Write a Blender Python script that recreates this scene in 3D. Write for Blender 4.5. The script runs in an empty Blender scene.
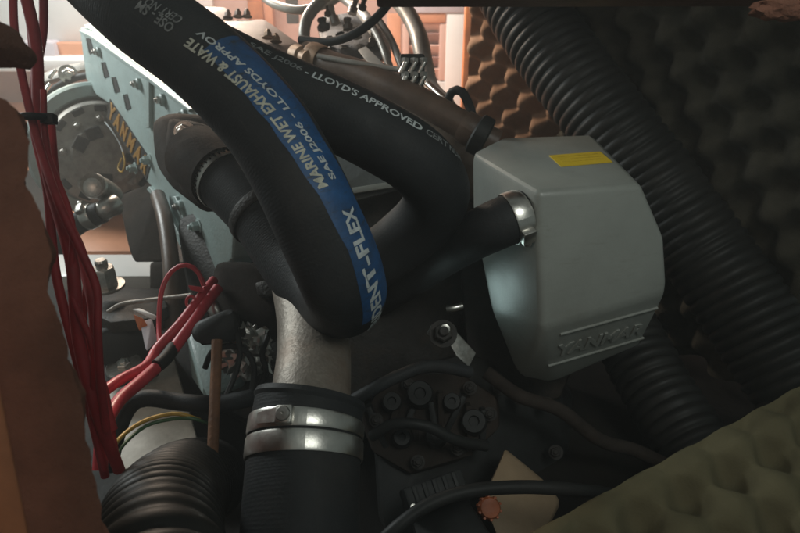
import bpy, bmesh, math, random
from mathutils import Vector, Matrix, noise
random.seed(4)
SC = bpy.context.scene
COL = SC.collection
PI = math.pi

# ------------------------------------------------------------------ camera
FPX = 640.0                        # focal length in pixels of an 800 px wide frame
PITCH = math.radians(28.0)
CAM = Vector((0.0, 0.0, 0.60))
FWD = Vector((0, math.cos(PITCH), -math.sin(PITCH)))
UPV = Vector((0, math.sin(PITCH), math.cos(PITCH)))
RGT = Vector((1, 0, 0))
cd = bpy.data.cameras.new('camera')
cd.sensor_width = 36.0
cd.lens = 36.0 * FPX / 800.0
cd.clip_start = 0.02
cd.clip_end = 60
cd.dof.use_dof = True
cd.dof.focus_distance = 0.58
cd.dof.aperture_fstop = 13.0
cam = bpy.data.objects.new('camera', cd)
COL.objects.link(cam)
cam.location = CAM
cam.rotation_euler = (PI / 2 - PITCH, 0, 0)
SC.camera = cam

# ------------------------------------------------------------------ light
w = bpy.data.worlds.new('World'); SC.world = w; w.use_nodes = True
bg = w.node_tree.nodes['Background']
bg.inputs[0].default_value = (0.80, 0.95, 0.90, 1)
bg.inputs[1].default_value = 0.12
def _at(px, py, d): return CAM + d * (FWD + (px - 400) / FPX * RGT + (266.5 - py) / FPX * UPV)
P_LAMP = (_at(430, 306, 0.77), _at(494, 284, 0.69))      # unseen lamp added to brighten the grey housing's left face
def area_lamp(name, loc, target, size, power, color):
    l = bpy.data.lights.new(name, 'AREA'); l.shape = 'DISK'; l.size = size
    l.energy = power; l.color = color
    o = bpy.data.objects.new(name, l); COL.objects.link(o)
    o.location = loc
    o.rotation_euler = (Vector(target) - Vector(loc)).to_track_quat('-Z', 'Y').to_euler()
    return o
area_lamp('cabin_ceiling_lamp', (-0.45, 1.90, 1.02), (-0.25, 1.75, 0.0), 0.45, 16, (1.0, 0.94, 0.88))
area_lamp('companionway_daylight', (-1.35, 1.40, 0.92), (-0.30, 1.00, 0.30), 0.45, 16, (0.93, 1.0, 0.98))
def spot_lamp(name, loc, target, power, color, cone, radius):
    l = bpy.data.lights.new(name, 'SPOT'); l.energy = power; l.color = color
    l.spot_size = math.radians(cone); l.spot_blend = 1.0; l.shadow_soft_size = radius
    o = bpy.data.objects.new(name, l); COL.objects.link(o); o.location = loc
    o.rotation_euler = (Vector(target) - Vector(loc)).to_track_quat('-Z', 'Y').to_euler()
    return o
spot_lamp('hand_lamp', (0.42, -0.22, 1.25), (0.13, 0.62, 0.29), 17.5, (0.95, 1.0, 0.93), 46, 0.20)
spot_lamp('added_patch_lamp', P_LAMP[0], P_LAMP[1], 0.20, (0.74, 1.0, 0.98), 70, 0.04)  # added, hidden spot that makes the teal patch on the housing
area_lamp('added_strip_lamp', (-0.55, 1.66, 0.80), (0.12, 1.22, 0.36), 0.25, 19, (1.0, 0.80, 0.62))  # unseen lamp added to warm the far foam strip
area_lamp('added_warm_fill', (-0.75, -0.55, 1.10), (-0.15, 0.4, 0.45), 0.5, 1.3, (1.0, 0.74, 0.57))  # weak warm fill added behind the camera to light the left slab
SC.view_settings.view_transform = 'Standard'
SC.view_settings.look = 'None'
SC.view_settings.gamma = 1.0
SC.view_settings.exposure = 0.0
HAZE = 0.065
SC.cycles.use_denoising = True
SC.cycles.max_bounces = 6

# ------------------------------------------------------------------ helpers
def P(px, py, d):
    return CAM + d * (FWD + (px - 400) / FPX * RGT + (266.5 - py) / FPX * UPV)
def ray(px, py):
    return FWD + (px - 400) / FPX * RGT + (266.5 - py) / FPX * UPV
def onplane(px, py, pt, n):
    r = ray(px, py)
    return CAM + r * ((pt - CAM).dot(n) / r.dot(n))
def plane3(a, b, c):
    return a, (b - a).cross(c - a).normalized()
def onY(px, py, y):
    return onplane(px, py, Vector((0, y, 0)), Vector((0, 1, 0)))
def onZ(px, py, z):
    return onplane(px, py, Vector((0, 0, z)), Vector((0, 0, 1)))
def proj(p):
    v = p - CAM; d = v.dot(FWD)
    return Vector((400 + FPX * v.dot(RGT) / d, 266.5 - FPX * v.dot(UPV) / d))
def lin(c):
    return tuple(((x / 12.92) if x <= 0.04045 else ((x + 0.055) / 1.055) ** 2.4) for x in c)
def hexc(h):
    return lin(tuple(int(h[i:i + 2], 16) / 255 for i in (0, 2, 4)))

MATS = {}
def mat(name, col, rough=0.5, metal=0.0, var=0.25, scale=40.0, bump=0.15, bscale=300.0, col2=None,
        coat=0.0, dirt=None, dirt_amt=0.5, spec=0.5, fuzz=0.0):
    if name in MATS: return MATS[name]
    m = bpy.data.materials.new(name); m.use_nodes = True
    nt = m.node_tree; b = nt.nodes['Principled BSDF']
    tc = nt.nodes.new('ShaderNodeTexCoord')
    n1 = nt.nodes.new('ShaderNodeTexNoise'); n1.inputs['Scale'].default_value = scale
    n1.inputs['Detail'].default_value = 6; n1.inputs['Roughness'].default_value = 0.65
    nt.links.new(tc.outputs['Object'], n1.inputs['Vector'])
    rp = nt.nodes.new('ShaderNodeValToRGB')
    c = Vector(col[:3])
    lo = c * (1 - var); hi = Vector(col2) if col2 else c * (1 + var)
    rp.color_ramp.elements[0].position = 0.30; rp.color_ramp.elements[1].position = 0.70
    rp.color_ramp.elements[0].color = (*lo, 1); rp.color_ramp.elements[1].color = (*[min(1, x) for x in hi], 1)
    nt.links.new(n1.outputs['Fac'], rp.inputs['Fac'])
    out = rp.outputs['Color']
    if dirt:
        n3 = nt.nodes.new('ShaderNodeTexNoise'); n3.inputs['Scale'].default_value = scale * 0.33
        n3.inputs['Detail'].default_value = 8; n3.inputs['Roughness'].default_value = 0.7
        nt.links.new(tc.outputs['Object'], n3.inputs['Vector'])
        r3 = nt.nodes.new('ShaderNodeMapRange'); r3.inputs[1].default_value = 0.50; r3.inputs[2].default_value = 0.72
        r3.inputs[4].default_value = dirt_amt
        nt.links.new(n3.outputs['Fac'], r3.inputs[0])
        mx = nt.nodes.new('ShaderNodeMixRGB'); mx.inputs[2].default_value = (*dirt, 1)
        nt.links.new(r3.outputs[0], mx.inputs[0]); nt.links.new(out, mx.inputs[1])
        out = mx.outputs[0]
    nt.links.new(out, b.inputs['Base Color'])
    b.inputs['Metallic'].default_value = metal
    b.inputs['Specular IOR Level'].default_value = spec
    rr = nt.nodes.new('ShaderNodeMapRange'); rr.inputs[3].default_value = max(0.05, rough - 0.12); rr.inputs[4].default_value = min(1, rough + 0.12)
    n4 = nt.nodes.new('ShaderNodeTexNoise'); n4.inputs['Scale'].default_value = scale * 1.7; n4.inputs['Detail'].default_value = 5
    nt.links.new(tc.outputs['Object'], n4.inputs['Vector'])
    nt.links.new(n4.outputs['Fac'], rr.inputs[0]); nt.links.new(rr.outputs[0], b.inputs['Roughness'])
    b.inputs['Coat Weight'].default_value = coat
    if fuzz: 
        b.inputs['Sheen Weight'].default_value = fuzz; b.inputs['Sheen Roughness'].default_value = 0.6
    if bump:
        n2 = nt.nodes.new('ShaderNodeTexNoise'); n2.inputs['Scale'].default_value = bscale; n2.inputs['Detail'].default_value = 4
        nt.links.new(tc.outputs['Object'], n2.inputs['Vector'])
        bp = nt.nodes.new('ShaderNodeBump'); bp.inputs['Strength'].default_value = bump; bp.inputs['Distance'].default_value = 0.002
        nt.links.new(n2.outputs['Fac'], bp.inputs['Height']); nt.links.new(bp.outputs[0], b.inputs['Normal'])
    MATS[name] = m
    return m

RUBBER = mat('hose_rubber', (0.022, 0.024, 0.026), 0.62, var=0.22, scale=30, bump=0.18, bscale=420, dirt=(0.06, 0.052, 0.045), dirt_amt=0.35, spec=0.22)
def wrap_marks(m, pitch=0.0026, strength=0.10):
    """fine cloth-wrap ribs and lengthwise scuffs of a built-up hose, along the tube's own skin"""
    nt = m.node_tree; b = nt.nodes['Principled BSDF']
    uv = nt.nodes.new('ShaderNodeUVMap'); uv.uv_map = 'skin'
    wv = nt.nodes.new('ShaderNodeTexWave'); wv.inputs['Scale'].default_value = 0.314 / pitch
    wv.inputs['Distortion'].default_value = 1.2; wv.inputs['Detail'].default_value = 2
    nt.links.new(uv.outputs[0], wv.inputs['Vector'])
    mp = nt.nodes.new('ShaderNodeMapping'); mp.inputs['Scale'].default_value = (14, 30, 1)
    nt.links.new(uv.outputs[0], mp.inputs[0])
    ns = nt.nodes.new('ShaderNodeTexNoise'); ns.inputs['Scale'].default_value = 3.0; ns.inputs['Detail'].default_value = 9; ns.inputs['Roughness'].default_value = 0.75
    nt.links.new(mp.outputs[0], ns.inputs['Vector'])
    bp = nt.nodes.new('ShaderNodeBump'); bp.inputs['Strength'].default_value = strength; bp.inputs['Distance'].default_value = 0.0006
    nt.links.new(wv.outputs['Fac'], bp.inputs['Height'])
    old = b.inputs['Normal'].links[0].from_socket
    nt.links.new(old, bp.inputs['Normal']); nt.links.new(bp.outputs[0], b.inputs['Normal'])
    mr = nt.nodes.new('ShaderNodeMapRange'); mr.inputs[1].default_value = 0.58; mr.inputs[2].default_value = 0.75; mr.inputs[4].default_value = 0.55
    nt.links.new(ns.outputs['Fac'], mr.inputs[0])
    mx = nt.nodes.new('ShaderNodeMixRGB'); mx.inputs[2].default_value = (0.085, 0.078, 0.068, 1)
    oc = b.inputs['Base Color'].links[0].from_socket
    nt.links.new(mr.outputs[0], mx.inputs[0]); nt.links.new(oc, mx.inputs[1]); nt.links.new(mx.outputs[0], b.inputs['Base Color'])
wrap_marks(RUBBER)
BLACKP = mat('black_plastic', (0.016, 0.017, 0.017), 0.55, var=0.3, scale=40, bump=0.08, dirt=(0.05, 0.045, 0.04), dirt_amt=0.3, spec=0.3)
DUCT = mat('duct_plastic', (0.016, 0.016, 0.015), 0.52, var=0.3, scale=26, bump=0.08, dirt=(0.06, 0.05, 0.04), dirt_amt=0.3, spec=0.3)
DARKIRON = mat('dark_cast_iron', (0.030, 0.027, 0.025), 0.6, metal=0.05, var=0.35, scale=45, bump=0.5, bscale=260, dirt=(0.10, 0.06, 0.035), dirt_amt=0.4, spec=0.25)
MANI = mat('sooty_casting', (0.035, 0.028, 0.024), 0.85, metal=0.0, var=0.3, scale=40, bump=0.2, bscale=240, dirt=(0.075, 0.045, 0.03), dirt_amt=0.4, spec=0.08)
BROWNIRON = mat('brown_cast_iron', (0.10, 0.075, 0.058), 0.65, var=0.3, scale=40, bump=0.5, bscale=240, dirt=(0.20, 0.11, 0.06), dirt_amt=0.4)
TEAL = mat('engine_paint', (0.34, 0.425, 0.415), 0.42, var=0.10, scale=22, bump=0.25, bscale=220, dirt=(0.27, 0.25, 0.21), dirt_amt=0.45)
GREY = mat('housing_paint', (0.242, 0.256, 0.236), 0.40, var=0.10, scale=14, bump=0.10, bscale=420, dirt=(0.15, 0.142, 0.115), dirt_amt=0.55)
ROCK = mat('rocker_paint', (0.10, 0.115, 0.115), 0.5, var=0.15, scale=22, bump=0.25, bscale=220)
STEEL = mat('stainless_steel', (0.62, 0.60, 0.56), 0.33, metal=1.0, var=0.12, scale=60, bump=0.05, bscale=500)
ZINC = mat('zinc_bolt', (0.50, 0.48, 0.45), 0.36, metal=0.9, var=0.25, scale=120, bump=0.15, dirt=(0.16, 0.10, 0.06), dirt_amt=0.5)
ELBOW = mat('elbow_casting', (0.26, 0.225, 0.19), 0.52, metal=0.45, var=0.22, scale=30, bump=0.35, bscale=260, dirt=(0.22, 0.12, 0.07), dirt_amt=0.55)
ALU = mat('alternator_alloy', (0.27, 0.25, 0.225), 0.55, metal=0.3, var=0.3, scale=60, bump=0.4, bscale=320, dirt=(0.05, 0.04, 0.03), dirt_amt=0.5)
RED = mat('red_cable_sheath', (0.33, 0.022, 0.026), 0.62, var=0.25, scale=40, bump=0.06, dirt=(0.11, 0.02, 0.02), dirt_amt=0.5)
REDB = mat('bright_red_sheath', (0.55, 0.045, 0.06), 0.42, var=0.2, scale=40, bump=0.05, dirt=(0.28, 0.05, 0.05), dirt_amt=0.4)
BLUE = mat('blue_stripe_print', (0.012, 0.075, 0.21), 0.55, var=0.35, scale=45, bump=0.12, bscale=420, dirt=(0.02, 0.03, 0.045), dirt_amt=0.6)
CREAM = mat('cream_print', (0.50, 0.50, 0.42), 0.6, var=0.25, scale=160, bump=0.1, dirt=(0.20, 0.21, 0.19), dirt_amt=0.5)
PALE = mat('white_print', (0.50, 0.54, 0.55), 0.6, var=0.2, scale=160, bump=0.1, dirt=(0.24, 0.26, 0.26), dirt_amt=0.5)
FADED = mat('faded_print', (0.19, 0.20, 0.20), 0.65, var=0.5, scale=160, bump=0.1, dirt=(0.03, 0.032, 0.034), dirt_amt=0.9)
GOLD = mat('gold_lettering', (0.62, 0.33, 0.09), 0.35, metal=0.6, var=0.2, scale=120, bump=0.1)
YELLOW = mat('yellow_sticker', (0.62, 0.44, 0.02), 0.5, var=0.06, scale=60, bump=0.05)
STKPRINT = mat('sticker_print', (0.56, 0.40, 0.02), 0.6, var=0.2, scale=200, bump=0.0)
FOAM_SHADE = mat('shaded_foam', (0.056, 0.050, 0.037), 0.95, var=0.30, scale=26, bump=0.6, bscale=520, dirt=(0.028, 0.026, 0.022), dirt_amt=0.5, spec=0.1)  # near part of the wall foam, its dimness put into the colour
FOAM_LIT = mat('lit_foam', (0.24, 0.145, 0.092), 0.95, var=0.2, scale=26, bump=0.4, bscale=520, dirt=(0.12, 0.07, 0.045), dirt_amt=0.4, spec=0.1)  # far end of the same wall foam, cabin light put into the colour
FOAMO = mat('olive_foam', (0.118, 0.104, 0.060), 0.95, var=0.12, scale=26, bump=0.22, bscale=520, spec=0.1)
FOAML = mat('brown_foam', (0.20, 0.092, 0.062), 0.92, var=0.22, scale=28, bump=0.6, bscale=420, dirt=(0.09, 0.042, 0.028), dirt_amt=0.7, spec=0.1)
def pits(m, scale, strength, dist=0.002, hi=0.40):
    nt = m.node_tree; b = nt.nodes['Principled BSDF']
    tc = nt.nodes.new('ShaderNodeTexCoord')
    vo = nt.nodes.new('ShaderNodeTexVoronoi'); vo.inputs['Scale'].default_value = scale
    nt.links.new(tc.outputs['Object'], vo.inputs['Vector'])
    mr = nt.nodes.new('ShaderNodeMapRange'); mr.inputs[1].default_value = 0.02; mr.inputs[2].default_value = hi
    nt.links.new(vo.outputs['Distance'], mr.inputs[0])
    bp = nt.nodes.new('ShaderNodeBump'); bp.inputs['Strength'].default_value = strength; bp.inputs['Distance'].default_value = dist
    nt.links.new(mr.outputs[0], bp.inputs['Height'])
    nt.links.new(b.inputs['Normal'].links[0].from_socket, bp.inputs['Normal']); nt.links.new(bp.outputs[0], b.inputs['Normal'])
def scuffs(m, col, scale=26.0, amt=0.5, lo=0.60):
    nt = m.node_tree; b = nt.nodes['Principled BSDF']
    tc = nt.nodes.new('ShaderNodeTexCoord')
    mp = nt.nodes.new('ShaderNodeMapping'); mp.inputs['Scale'].default_value = (1.0, 1.0, 5.0); mp.inputs['Rotation'].default_value = (0.4, 0.7, 0.3)
    nt.links.new(tc.outputs['Object'], mp.inputs[0])
    ns = nt.nodes.new('ShaderNodeTexNoise'); ns.inputs['Scale'].default_value = scale; ns.inputs['Detail'].default_value = 10; ns.inputs['Roughness'].default_value = 0.8
    nt.links.new(mp.outputs[0], ns.inputs['Vector'])
    mr = nt.nodes.new('ShaderNodeMapRange'); mr.inputs[1].default_value = lo; mr.inputs[2].default_value = lo + 0.10; mr.inputs[4].default_value = amt
    nt.links.new(ns.outputs['Fac'], mr.inputs[0])
    mx = nt.nodes.new('ShaderNodeMixRGB'); mx.inputs[2].default_value = (*col, 1)
    nt.links.new(mr.outputs[0], mx.inputs[0]); nt.links.new(b.inputs['Base Color'].links[0].from_socket, mx.inputs[1]); nt.links.new(mx.outputs[0], b.inputs['Base Color'])
pits(FOAML, 260, 0.35, 0.002, 0.16); pits(FOAM_SHADE, 420, 0.3)
scuffs(GREY, (0.15, 0.145, 0.12), 16, 0.30, 0.55); scuffs(TEAL, (0.20, 0.19, 0.16), 24, 0.6, 0.57)
scuffs(BLUE, (0.022, 0.026, 0.03), 60, 0.9, 0.54); scuffs(CREAM, (0.05, 0.06, 0.08), 120, 0.8, 0.58); scuffs(PALE, (0.04, 0.06, 0.09), 120, 0.8, 0.57)

WOOD = mat('varnished_wood', (0.42, 0.14, 0.05), 0.4, var=0.35, scale=18, bump=0.1, coat=0.3)
WOODD = mat('dark_wood', (0.12, 0.05, 0.028), 0.5, var=0.35, scale=30, bump=0.2)
SALMON = mat('salmon_panel', (0.62, 0.40, 0.33), 0.5, var=0.10, scale=8, bump=0.05)
ORANGE = mat('orange_wood_board', (0.62, 0.28, 0.16), 0.45, var=0.14, scale=9, bump=0.05)
WHITE = mat('white_gelcoat', (0.80, 0.77, 0.74), 0.35, var=0.05, scale=8, bump=0.05)
LILAC = mat('lilac_grey', (0.52, 0.47, 0.50), 0.8, var=0.1, scale=30, bump=0.2)
LOUVRE = mat('louvre_slat', (0.30, 0.17, 0.145), 0.5, var=0.2, scale=14, bump=0.1)
BILGE = mat('bilge_paint', (0.62, 0.56, 0.48), 0.55, var=0.16, scale=16, bump=0.2, bscale=120, dirt=(0.16, 0.12, 0.085), dirt_amt=0.75)
GRIME = mat('oily_bilge_paint', (0.013, 0.012, 0.011), 0.6, var=0.3, scale=16, bump=0.3, bscale=120, dirt=(0.03, 0.025, 0.018), dirt_amt=0.5, spec=0.2)
TAN = mat('tan_plywood', (0.34, 0.24, 0.15), 0.6, var=0.15, scale=14, bump=0.2, dirt=(0.18, 0.12, 0.07), dirt_amt=0.5)
COPPER = mat('brown_pipe', (0.105, 0.068, 0.050), 0.42, var=0.28, scale=36, bump=0.12, dirt=(0.20, 0.13, 0.09), dirt_amt=0.4)
BRASS = mat('aged_brass', (0.34, 0.21, 0.13), 0.5, metal=0.3, var=0.25, scale=70, bump=0.2)
PINKBOX = mat('dusty_casting', (0.26, 0.19, 0.16), 0.6, var=0.15, scale=30, bump=0.25, dirt=(0.25, 0.18, 0.14), dirt_amt=0.5)
TUBEG = mat('grey_tube', (0.36, 0.34, 0.31), 0.38, metal=0.2, var=0.2, scale=40, bump=0.08)
DARKHOLE = mat('dark_recess', (0.008, 0.008, 0.008), 0.8, var=0.2, bump=0.0)
YWIRE = mat('yellow_wire', (0.50, 0.30, 0.05), 0.45, var=0.15, bump=0.0)
GWIRE = mat('green_wire', (0.06, 0.14, 0.06), 0.45, var=0.2, bump=0.0)
RUST = mat('rusty_rod', (0.16, 0.07, 0.03), 0.7, var=0.4, scale=60, bump=0.4)
ORPLUG = mat('orange_plug', (0.50, 0.13, 0.04), 0.45, var=0.2, bump=0.1)

def finish(me, smooth=True, angle=40):
    for p in me.polygons: p.use_smooth = smooth
    if smooth:
        try: me.set_sharp_from_angle(angle=math.radians(angle))
        except Exception: pass
def tag(o, label=None, cat=None, group=None, kind=None):
    if label: o['label'] = label
    if cat: o['category'] = cat
    if group: o['group'] = group
    if kind: o['kind'] = kind
    return o
def obj(name, me, m, parent=None):
    o = bpy.data.objects.new(name, me); COL.objects.link(o)
    if m and not me.materials: me.materials.append(m)
    if parent:
        o.parent = parent
        o.matrix_parent_inverse = Matrix.Translation(-Vector(parent.location))
    return o
def thing(name, loc, label, cat, group=None):
    o = bpy.data.objects.new(name, None); COL.objects.link(o); o.location = loc
    o.empty_display_size = 0.02
    return tag(o, label, cat, group)
def from_bm(bm, name, m, parent=None, smooth=True, angle=40):
    bmesh.ops.recalc_face_normals(bm, faces=bm.faces)
    me = bpy.data.meshes.new(name); bm.to_mesh(me); bm.free()
    finish(me, smooth, angle)
    return obj(name, me, m, parent)

def catmull(pts, step=0.004):
    """pts: list of Vector (any dim as tuple with extra radius) -> dense list"""
    n = len(pts); out = []
    for i in range(n - 1):
        p0 = pts[i - 1] if i > 0 else pts[0] * 2 - pts[1]
        p1, p2 = pts[i], pts[i + 1]
        p3 = pts[i + 2] if i + 2 < n else pts[-1] * 2 - pts[-2]
        L = (p2.to_3d() - p1.to_3d()).length if len(p1) > 3 else (p2 - p1).length
        k = max(2, int(L / step))
        for j in range(k):
            t = j / k
            a = 2 * p1; b = p2 - p0; c = 2 * p0 - 5 * p1 + 4 * p2 - p3; d = 3 * p1 - p0 - 3 * p2 + p3
            out.append(0.5 * (a + b * t + c * t * t + d * t ** 3))
    out.append(pts[-1].copy())
    return out

class Sweep:
    """A tube swept along a smooth path; keeps the frames so that print and clamps can be laid on its skin."""
    def __init__(s, ctrl, r, step=0.004, face=None, rfun=None):
        # ctrl: Vector4 (x,y,z,r) or Vector3 with r constant
        c4 = [Vector((*p[:3], p[3] if len(p) > 3 else r)) for p in ctrl]
        d = catmull(c4, step)
        s.p = [Vector(v[:3]) for v in d]; s.r = [v[3] for v in d]
        n = len(s.p)
        s.T = []
        for i in range(n):
            a = s.p[max(0, i - 1)]; b = s.p[min(n - 1, i + 1)]
            s.T.append((b - a).normalized())
        s.s = [0.0]
        for i in range(1, n): s.s.append(s.s[-1] + (s.p[i] - s.p[i - 1]).length)
        # parallel transport, anchored where N looks at the camera
        k = face if face is not None else n // 2
        k = min(n - 1, k)
        def ortho(v, t): return (v - t * v.dot(t)).normalized()
        s.N = [None] * n
        s.N[k] = ortho(CAM - s.p[k], s.T[k])
        for i in range(k + 1, n): s.N[i] = ortho(s.N[i - 1], s.T[i])
        for i in range(k - 1, -1, -1): s.N[i] = ortho(s.N[i + 1], s.T[i])
        s.B = [s.T[i].cross(s.N[i]) for i in range(n)]
        if rfun:
            s.r = [s.r[i] + rfun(s.s[i]) for i in range(n)]
    def at(s, u, ang, off=0.0):
        u = max(s.s[0], min(s.s[-1] - 1e-6, u))
        lo, hi = 0, len(s.s) - 1
        while hi - lo > 1:
            m = (lo + hi) // 2
            if s.s[m] <= u: lo = m
            else: hi = m
        t = (u - s.s[lo]) / max(1e-9, s.s[hi] - s.s[lo])
        L = lambda A: A[lo] * (1 - t) + A[hi] * t
        return L(s.p) + (L(s.N) * math.cos(ang) + L(s.B) * math.sin(ang)).normalized() * (L(s.r) + off)
    def near(s, px, py, lo=0.0, hi=1e9):
        best = None; q = Vector((px, py))
        for i in range(len(s.p)):
            if lo <= s.s[i] <= hi:
                d = (proj(s.p[i]) - q).length
                if best is None or d < best[0]: best = (d, s.s[i])
        return best[1]
    def find(s, px, py, hi=1e9):
        """where on the skin, on the side towards the camera, that point of the view lies: (length, angle)"""
        q = Vector((px, py)); best = None
        for i in range(0, len(s.p), 1):
            if s.s[i] > hi: break
            if (proj(s.p[i]) - q).length > 90: continue
            for j in range(72):
                a = -PI + 2 * PI * j / 72
                nrm = s.N[i] * math.cos(a) + s.B[i] * math.sin(a); p = s.p[i] + nrm * s.r[i]
                if nrm.dot(CAM - p) <= 0: continue
                d = (proj(p) - q).length
                if best is None or d < best[0]: best = (d, s.s[i], a)
        return best[1], best[2]
    def mesh(s, name, m, parent=None, segs=32, caps=True):
        vs = []; fs = []
        n = len(s.p)
        for i in range(n):
            for j in range(segs):
                a = 2 * PI * j / segs
                vs.append(s.p[i] + (s.N[i] * math.cos(a) + s.B[i] * math.sin(a)) * s.r[i])
        for i in range(n - 1):
            for j in range(segs):
                k = (j + 1) % segs
                fs.append((i * segs + j, i * segs + k, (i + 1) * segs + k, (i + 1) * segs + j))
        if caps:
            fs.append(tuple(range(segs))[::-1]); fs.append(tuple((n - 1) * segs + j for j in range(segs)))
        me = bpy.data.meshes.new(name); me.from_pydata(vs, [], fs); finish(me, True, 60)
        uv = me.uv_layers.new(name='skin')
        for p in me.polygons:
            for li in p.loop_indices:
                vi = me.loops[li].vertex_index
                uv.data[li].uv = (s.s[vi // segs], (vi % segs) / segs)
        bm = bmesh.new(); bm.from_mesh(me); bmesh.ops.recalc_face_normals(bm, faces=bm.faces); bm.to_mesh(me); bm.free()
        finish(me, True, 60)
        return obj(name, me, m, parent)
    def strip(s, name, m, u0, u1, a0, a1, off, parent, nu=80, na=10, ragged=0.0, twist=None):
        vs = []; fs = []
        for i in range(nu + 1):
            u = u0 + (u1 - u0) * i / nu
            for j in range(na + 1):
                a = a0 + (a1 - a0) * j / na
                if ragged and j in (0, na): a += ragged * noise.noise(Vector((u * 55, j * 3.1, 0)))
                vs.append(s.at(u, a + (twist(u) if twist else 0), off))
        for i in range(nu):
            for j in range(na):
                q = i * (na + 1) + j
                fs.append((q, q + 1, q + na + 2, q + na + 1))
        me = bpy.data.meshes.new(name); me.from_pydata(vs, [], fs); finish(me)
        return obj(name, me, m, parent)
    def band(s, name, m, u0, u1, off, parent, a0=0.0, a1=2 * PI, segs=40, thick=0.0009):
        """a flat metal strap round the tube, with real thickness"""
        bm = bmesh.new(); ring = []
        nprof = 6
        for j in range(segs + 1):
            a = a0 + (a1 - a0) * j / segs
            row = []
            for (u, o) in ((u0, off), (u0, off + thick), (u0 + (u1 - u0) * .12, off + thick * 1.6), (u1 - (u1 - u0) * .12, off + thick * 1.6), (u1, off + thick), (u1, off)):
                row.append(bm.verts.new(s.at(u, a, o)))
            ring.append(row)
        for j in range(segs):
            for k in range(nprof - 1):
                bm.faces.new((ring[j][k], ring[j][k + 1], ring[j + 1][k + 1], ring[j + 1][k]))
        return from_bm(bm, name, m, parent, True, 35)

def text_mesh(body, bold=0.018, ysplit=6):
    cu = bpy.data.curves.new('t', 'FONT'); cu.body = body; cu.size = 1.0; cu.offset = bold
    cu.resolution_u = 3
    o = bpy.data.objects.new('t', cu); COL.objects.link(o)
    dg = bpy.context.evaluated_depsgraph_get(); dg.update()
    me = bpy.data.meshes.new_from_object(o.evaluated_get(dg))
    bpy.data.objects.remove(o); bpy.data.curves.remove(cu)
    bm = bmesh.new(); bm.from_mesh(me); bpy.data.meshes.remove(me)
    bmesh.ops.remove_doubles(bm, verts=bm.verts, dist=1e-5)
    xs = [v.co.x for v in bm.verts]; ys = [v.co.y for v in bm.verts]
    x0, x1, y0, y1 = min(xs), max(xs), min(ys), max(ys)
    for k in range(1, ysplit):
        bmesh.ops.bisect_plane(bm, geom=bm.verts[:] + bm.edges[:] + bm.faces[:], plane_co=(0, y0 + (y1 - y0) * k / ysplit, 0), plane_no=(0, 1, 0))
    for v in bm.verts:
        v.co.x = (v.co.x - x0) / (x1 - x0); v.co.y = (v.co.y - y0) / (y1 - y0); v.co.z = 0
    return bm

def print_on(sw, name, body, m, parent, u0, u1, ang, height, off=0.0006, flip=1, bold=0.02, twist=None):
    """lettering on the skin of a tube: reads from u0 to u1, ang = middle of the line, flip = which way is up"""
    bm = text_mesh(body, bold)
    rr = sw.r[len(sw.r) // 2]
    for v in bm.verts:
        u = u0 + (u1 - u0) * v.co.x
        a = ang + flip * (v.co.y - 0.5) * height / rr + (twist(u) if twist else 0)
        v.co = sw.at(u, a, off)
    bmesh.ops.recalc_face_normals(bm, faces=bm.faces)
    me = bpy.data.meshes.new(name); bm.to_mesh(me); bm.free(); finish(me, False)
    return obj(name, me, m, parent)

def letters_on_quad(name, body, m, parent, q00, q10, q01, nrm, depth=0.0012, bold=0.02):
    """raised lettering: q00 lower left, q10 lower right, q01 upper left of the line"""
    bm = text_mesh(body, bold, 1)
    ex = bmesh.ops.extrude_face_region(bm, geom=bm.faces[:])
    top = [v for v in ex['geom'] if isinstance(v, bmesh.types.BMVert)]
    tset = set(top)
    for v in bm.verts:
        h = depth if v in tset else -0.0005
        v.co = q00 + (q10 - q00) * v.co.x + (q01 - q00) * v.co.y + nrm * h
    return from_bm(bm, name, m, parent, False)

def frame_of(z, xhint=None):
    z = z.normalized()
    x = xhint if xhint is not None else (Vector((0, 0, 1)) if abs(z.z) < 0.9 else Vector((1, 0, 0)))
    x = (x - z * x.dot(z)).normalized(); y = z.cross(x)
    return x, y, z
def lathe(name, m, parent, base, axis, prof, segs=32, angle=35, a0=0, a1=2 * PI):
    """prof: list of (radius, height along axis)"""
    x, y, z = frame_of(axis)
    bm = bmesh.new(); rows = []
    full = abs(a1 - a0 - 2 * PI) < 1e-6
    for j in range(segs if full else segs + 1):
        a = a0 + (a1 - a0) * j / segs
        rows.append([bm.verts.new(base + (x * math.cos(a) + y * math.sin(a)) * r + z * h) for r, h in prof])
    for j in range(len(rows) if full else len(rows) - 1):
        A, B = rows[j], rows[(j + 1) % len(rows)]
        for k in range(len(prof) - 1):
            bm.faces.new((A[k], A[k + 1], B[k + 1], B[k]))
    if full:
        for k in (0, len(prof) - 1):
            if prof[k][0] > 1e-6: bm.faces.new([r[k] for r in rows])
    bmesh.ops.remove_doubles(bm, verts=bm.verts, dist=1e-7)
    return from_bm(bm, name, m, parent, True, angle)
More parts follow.
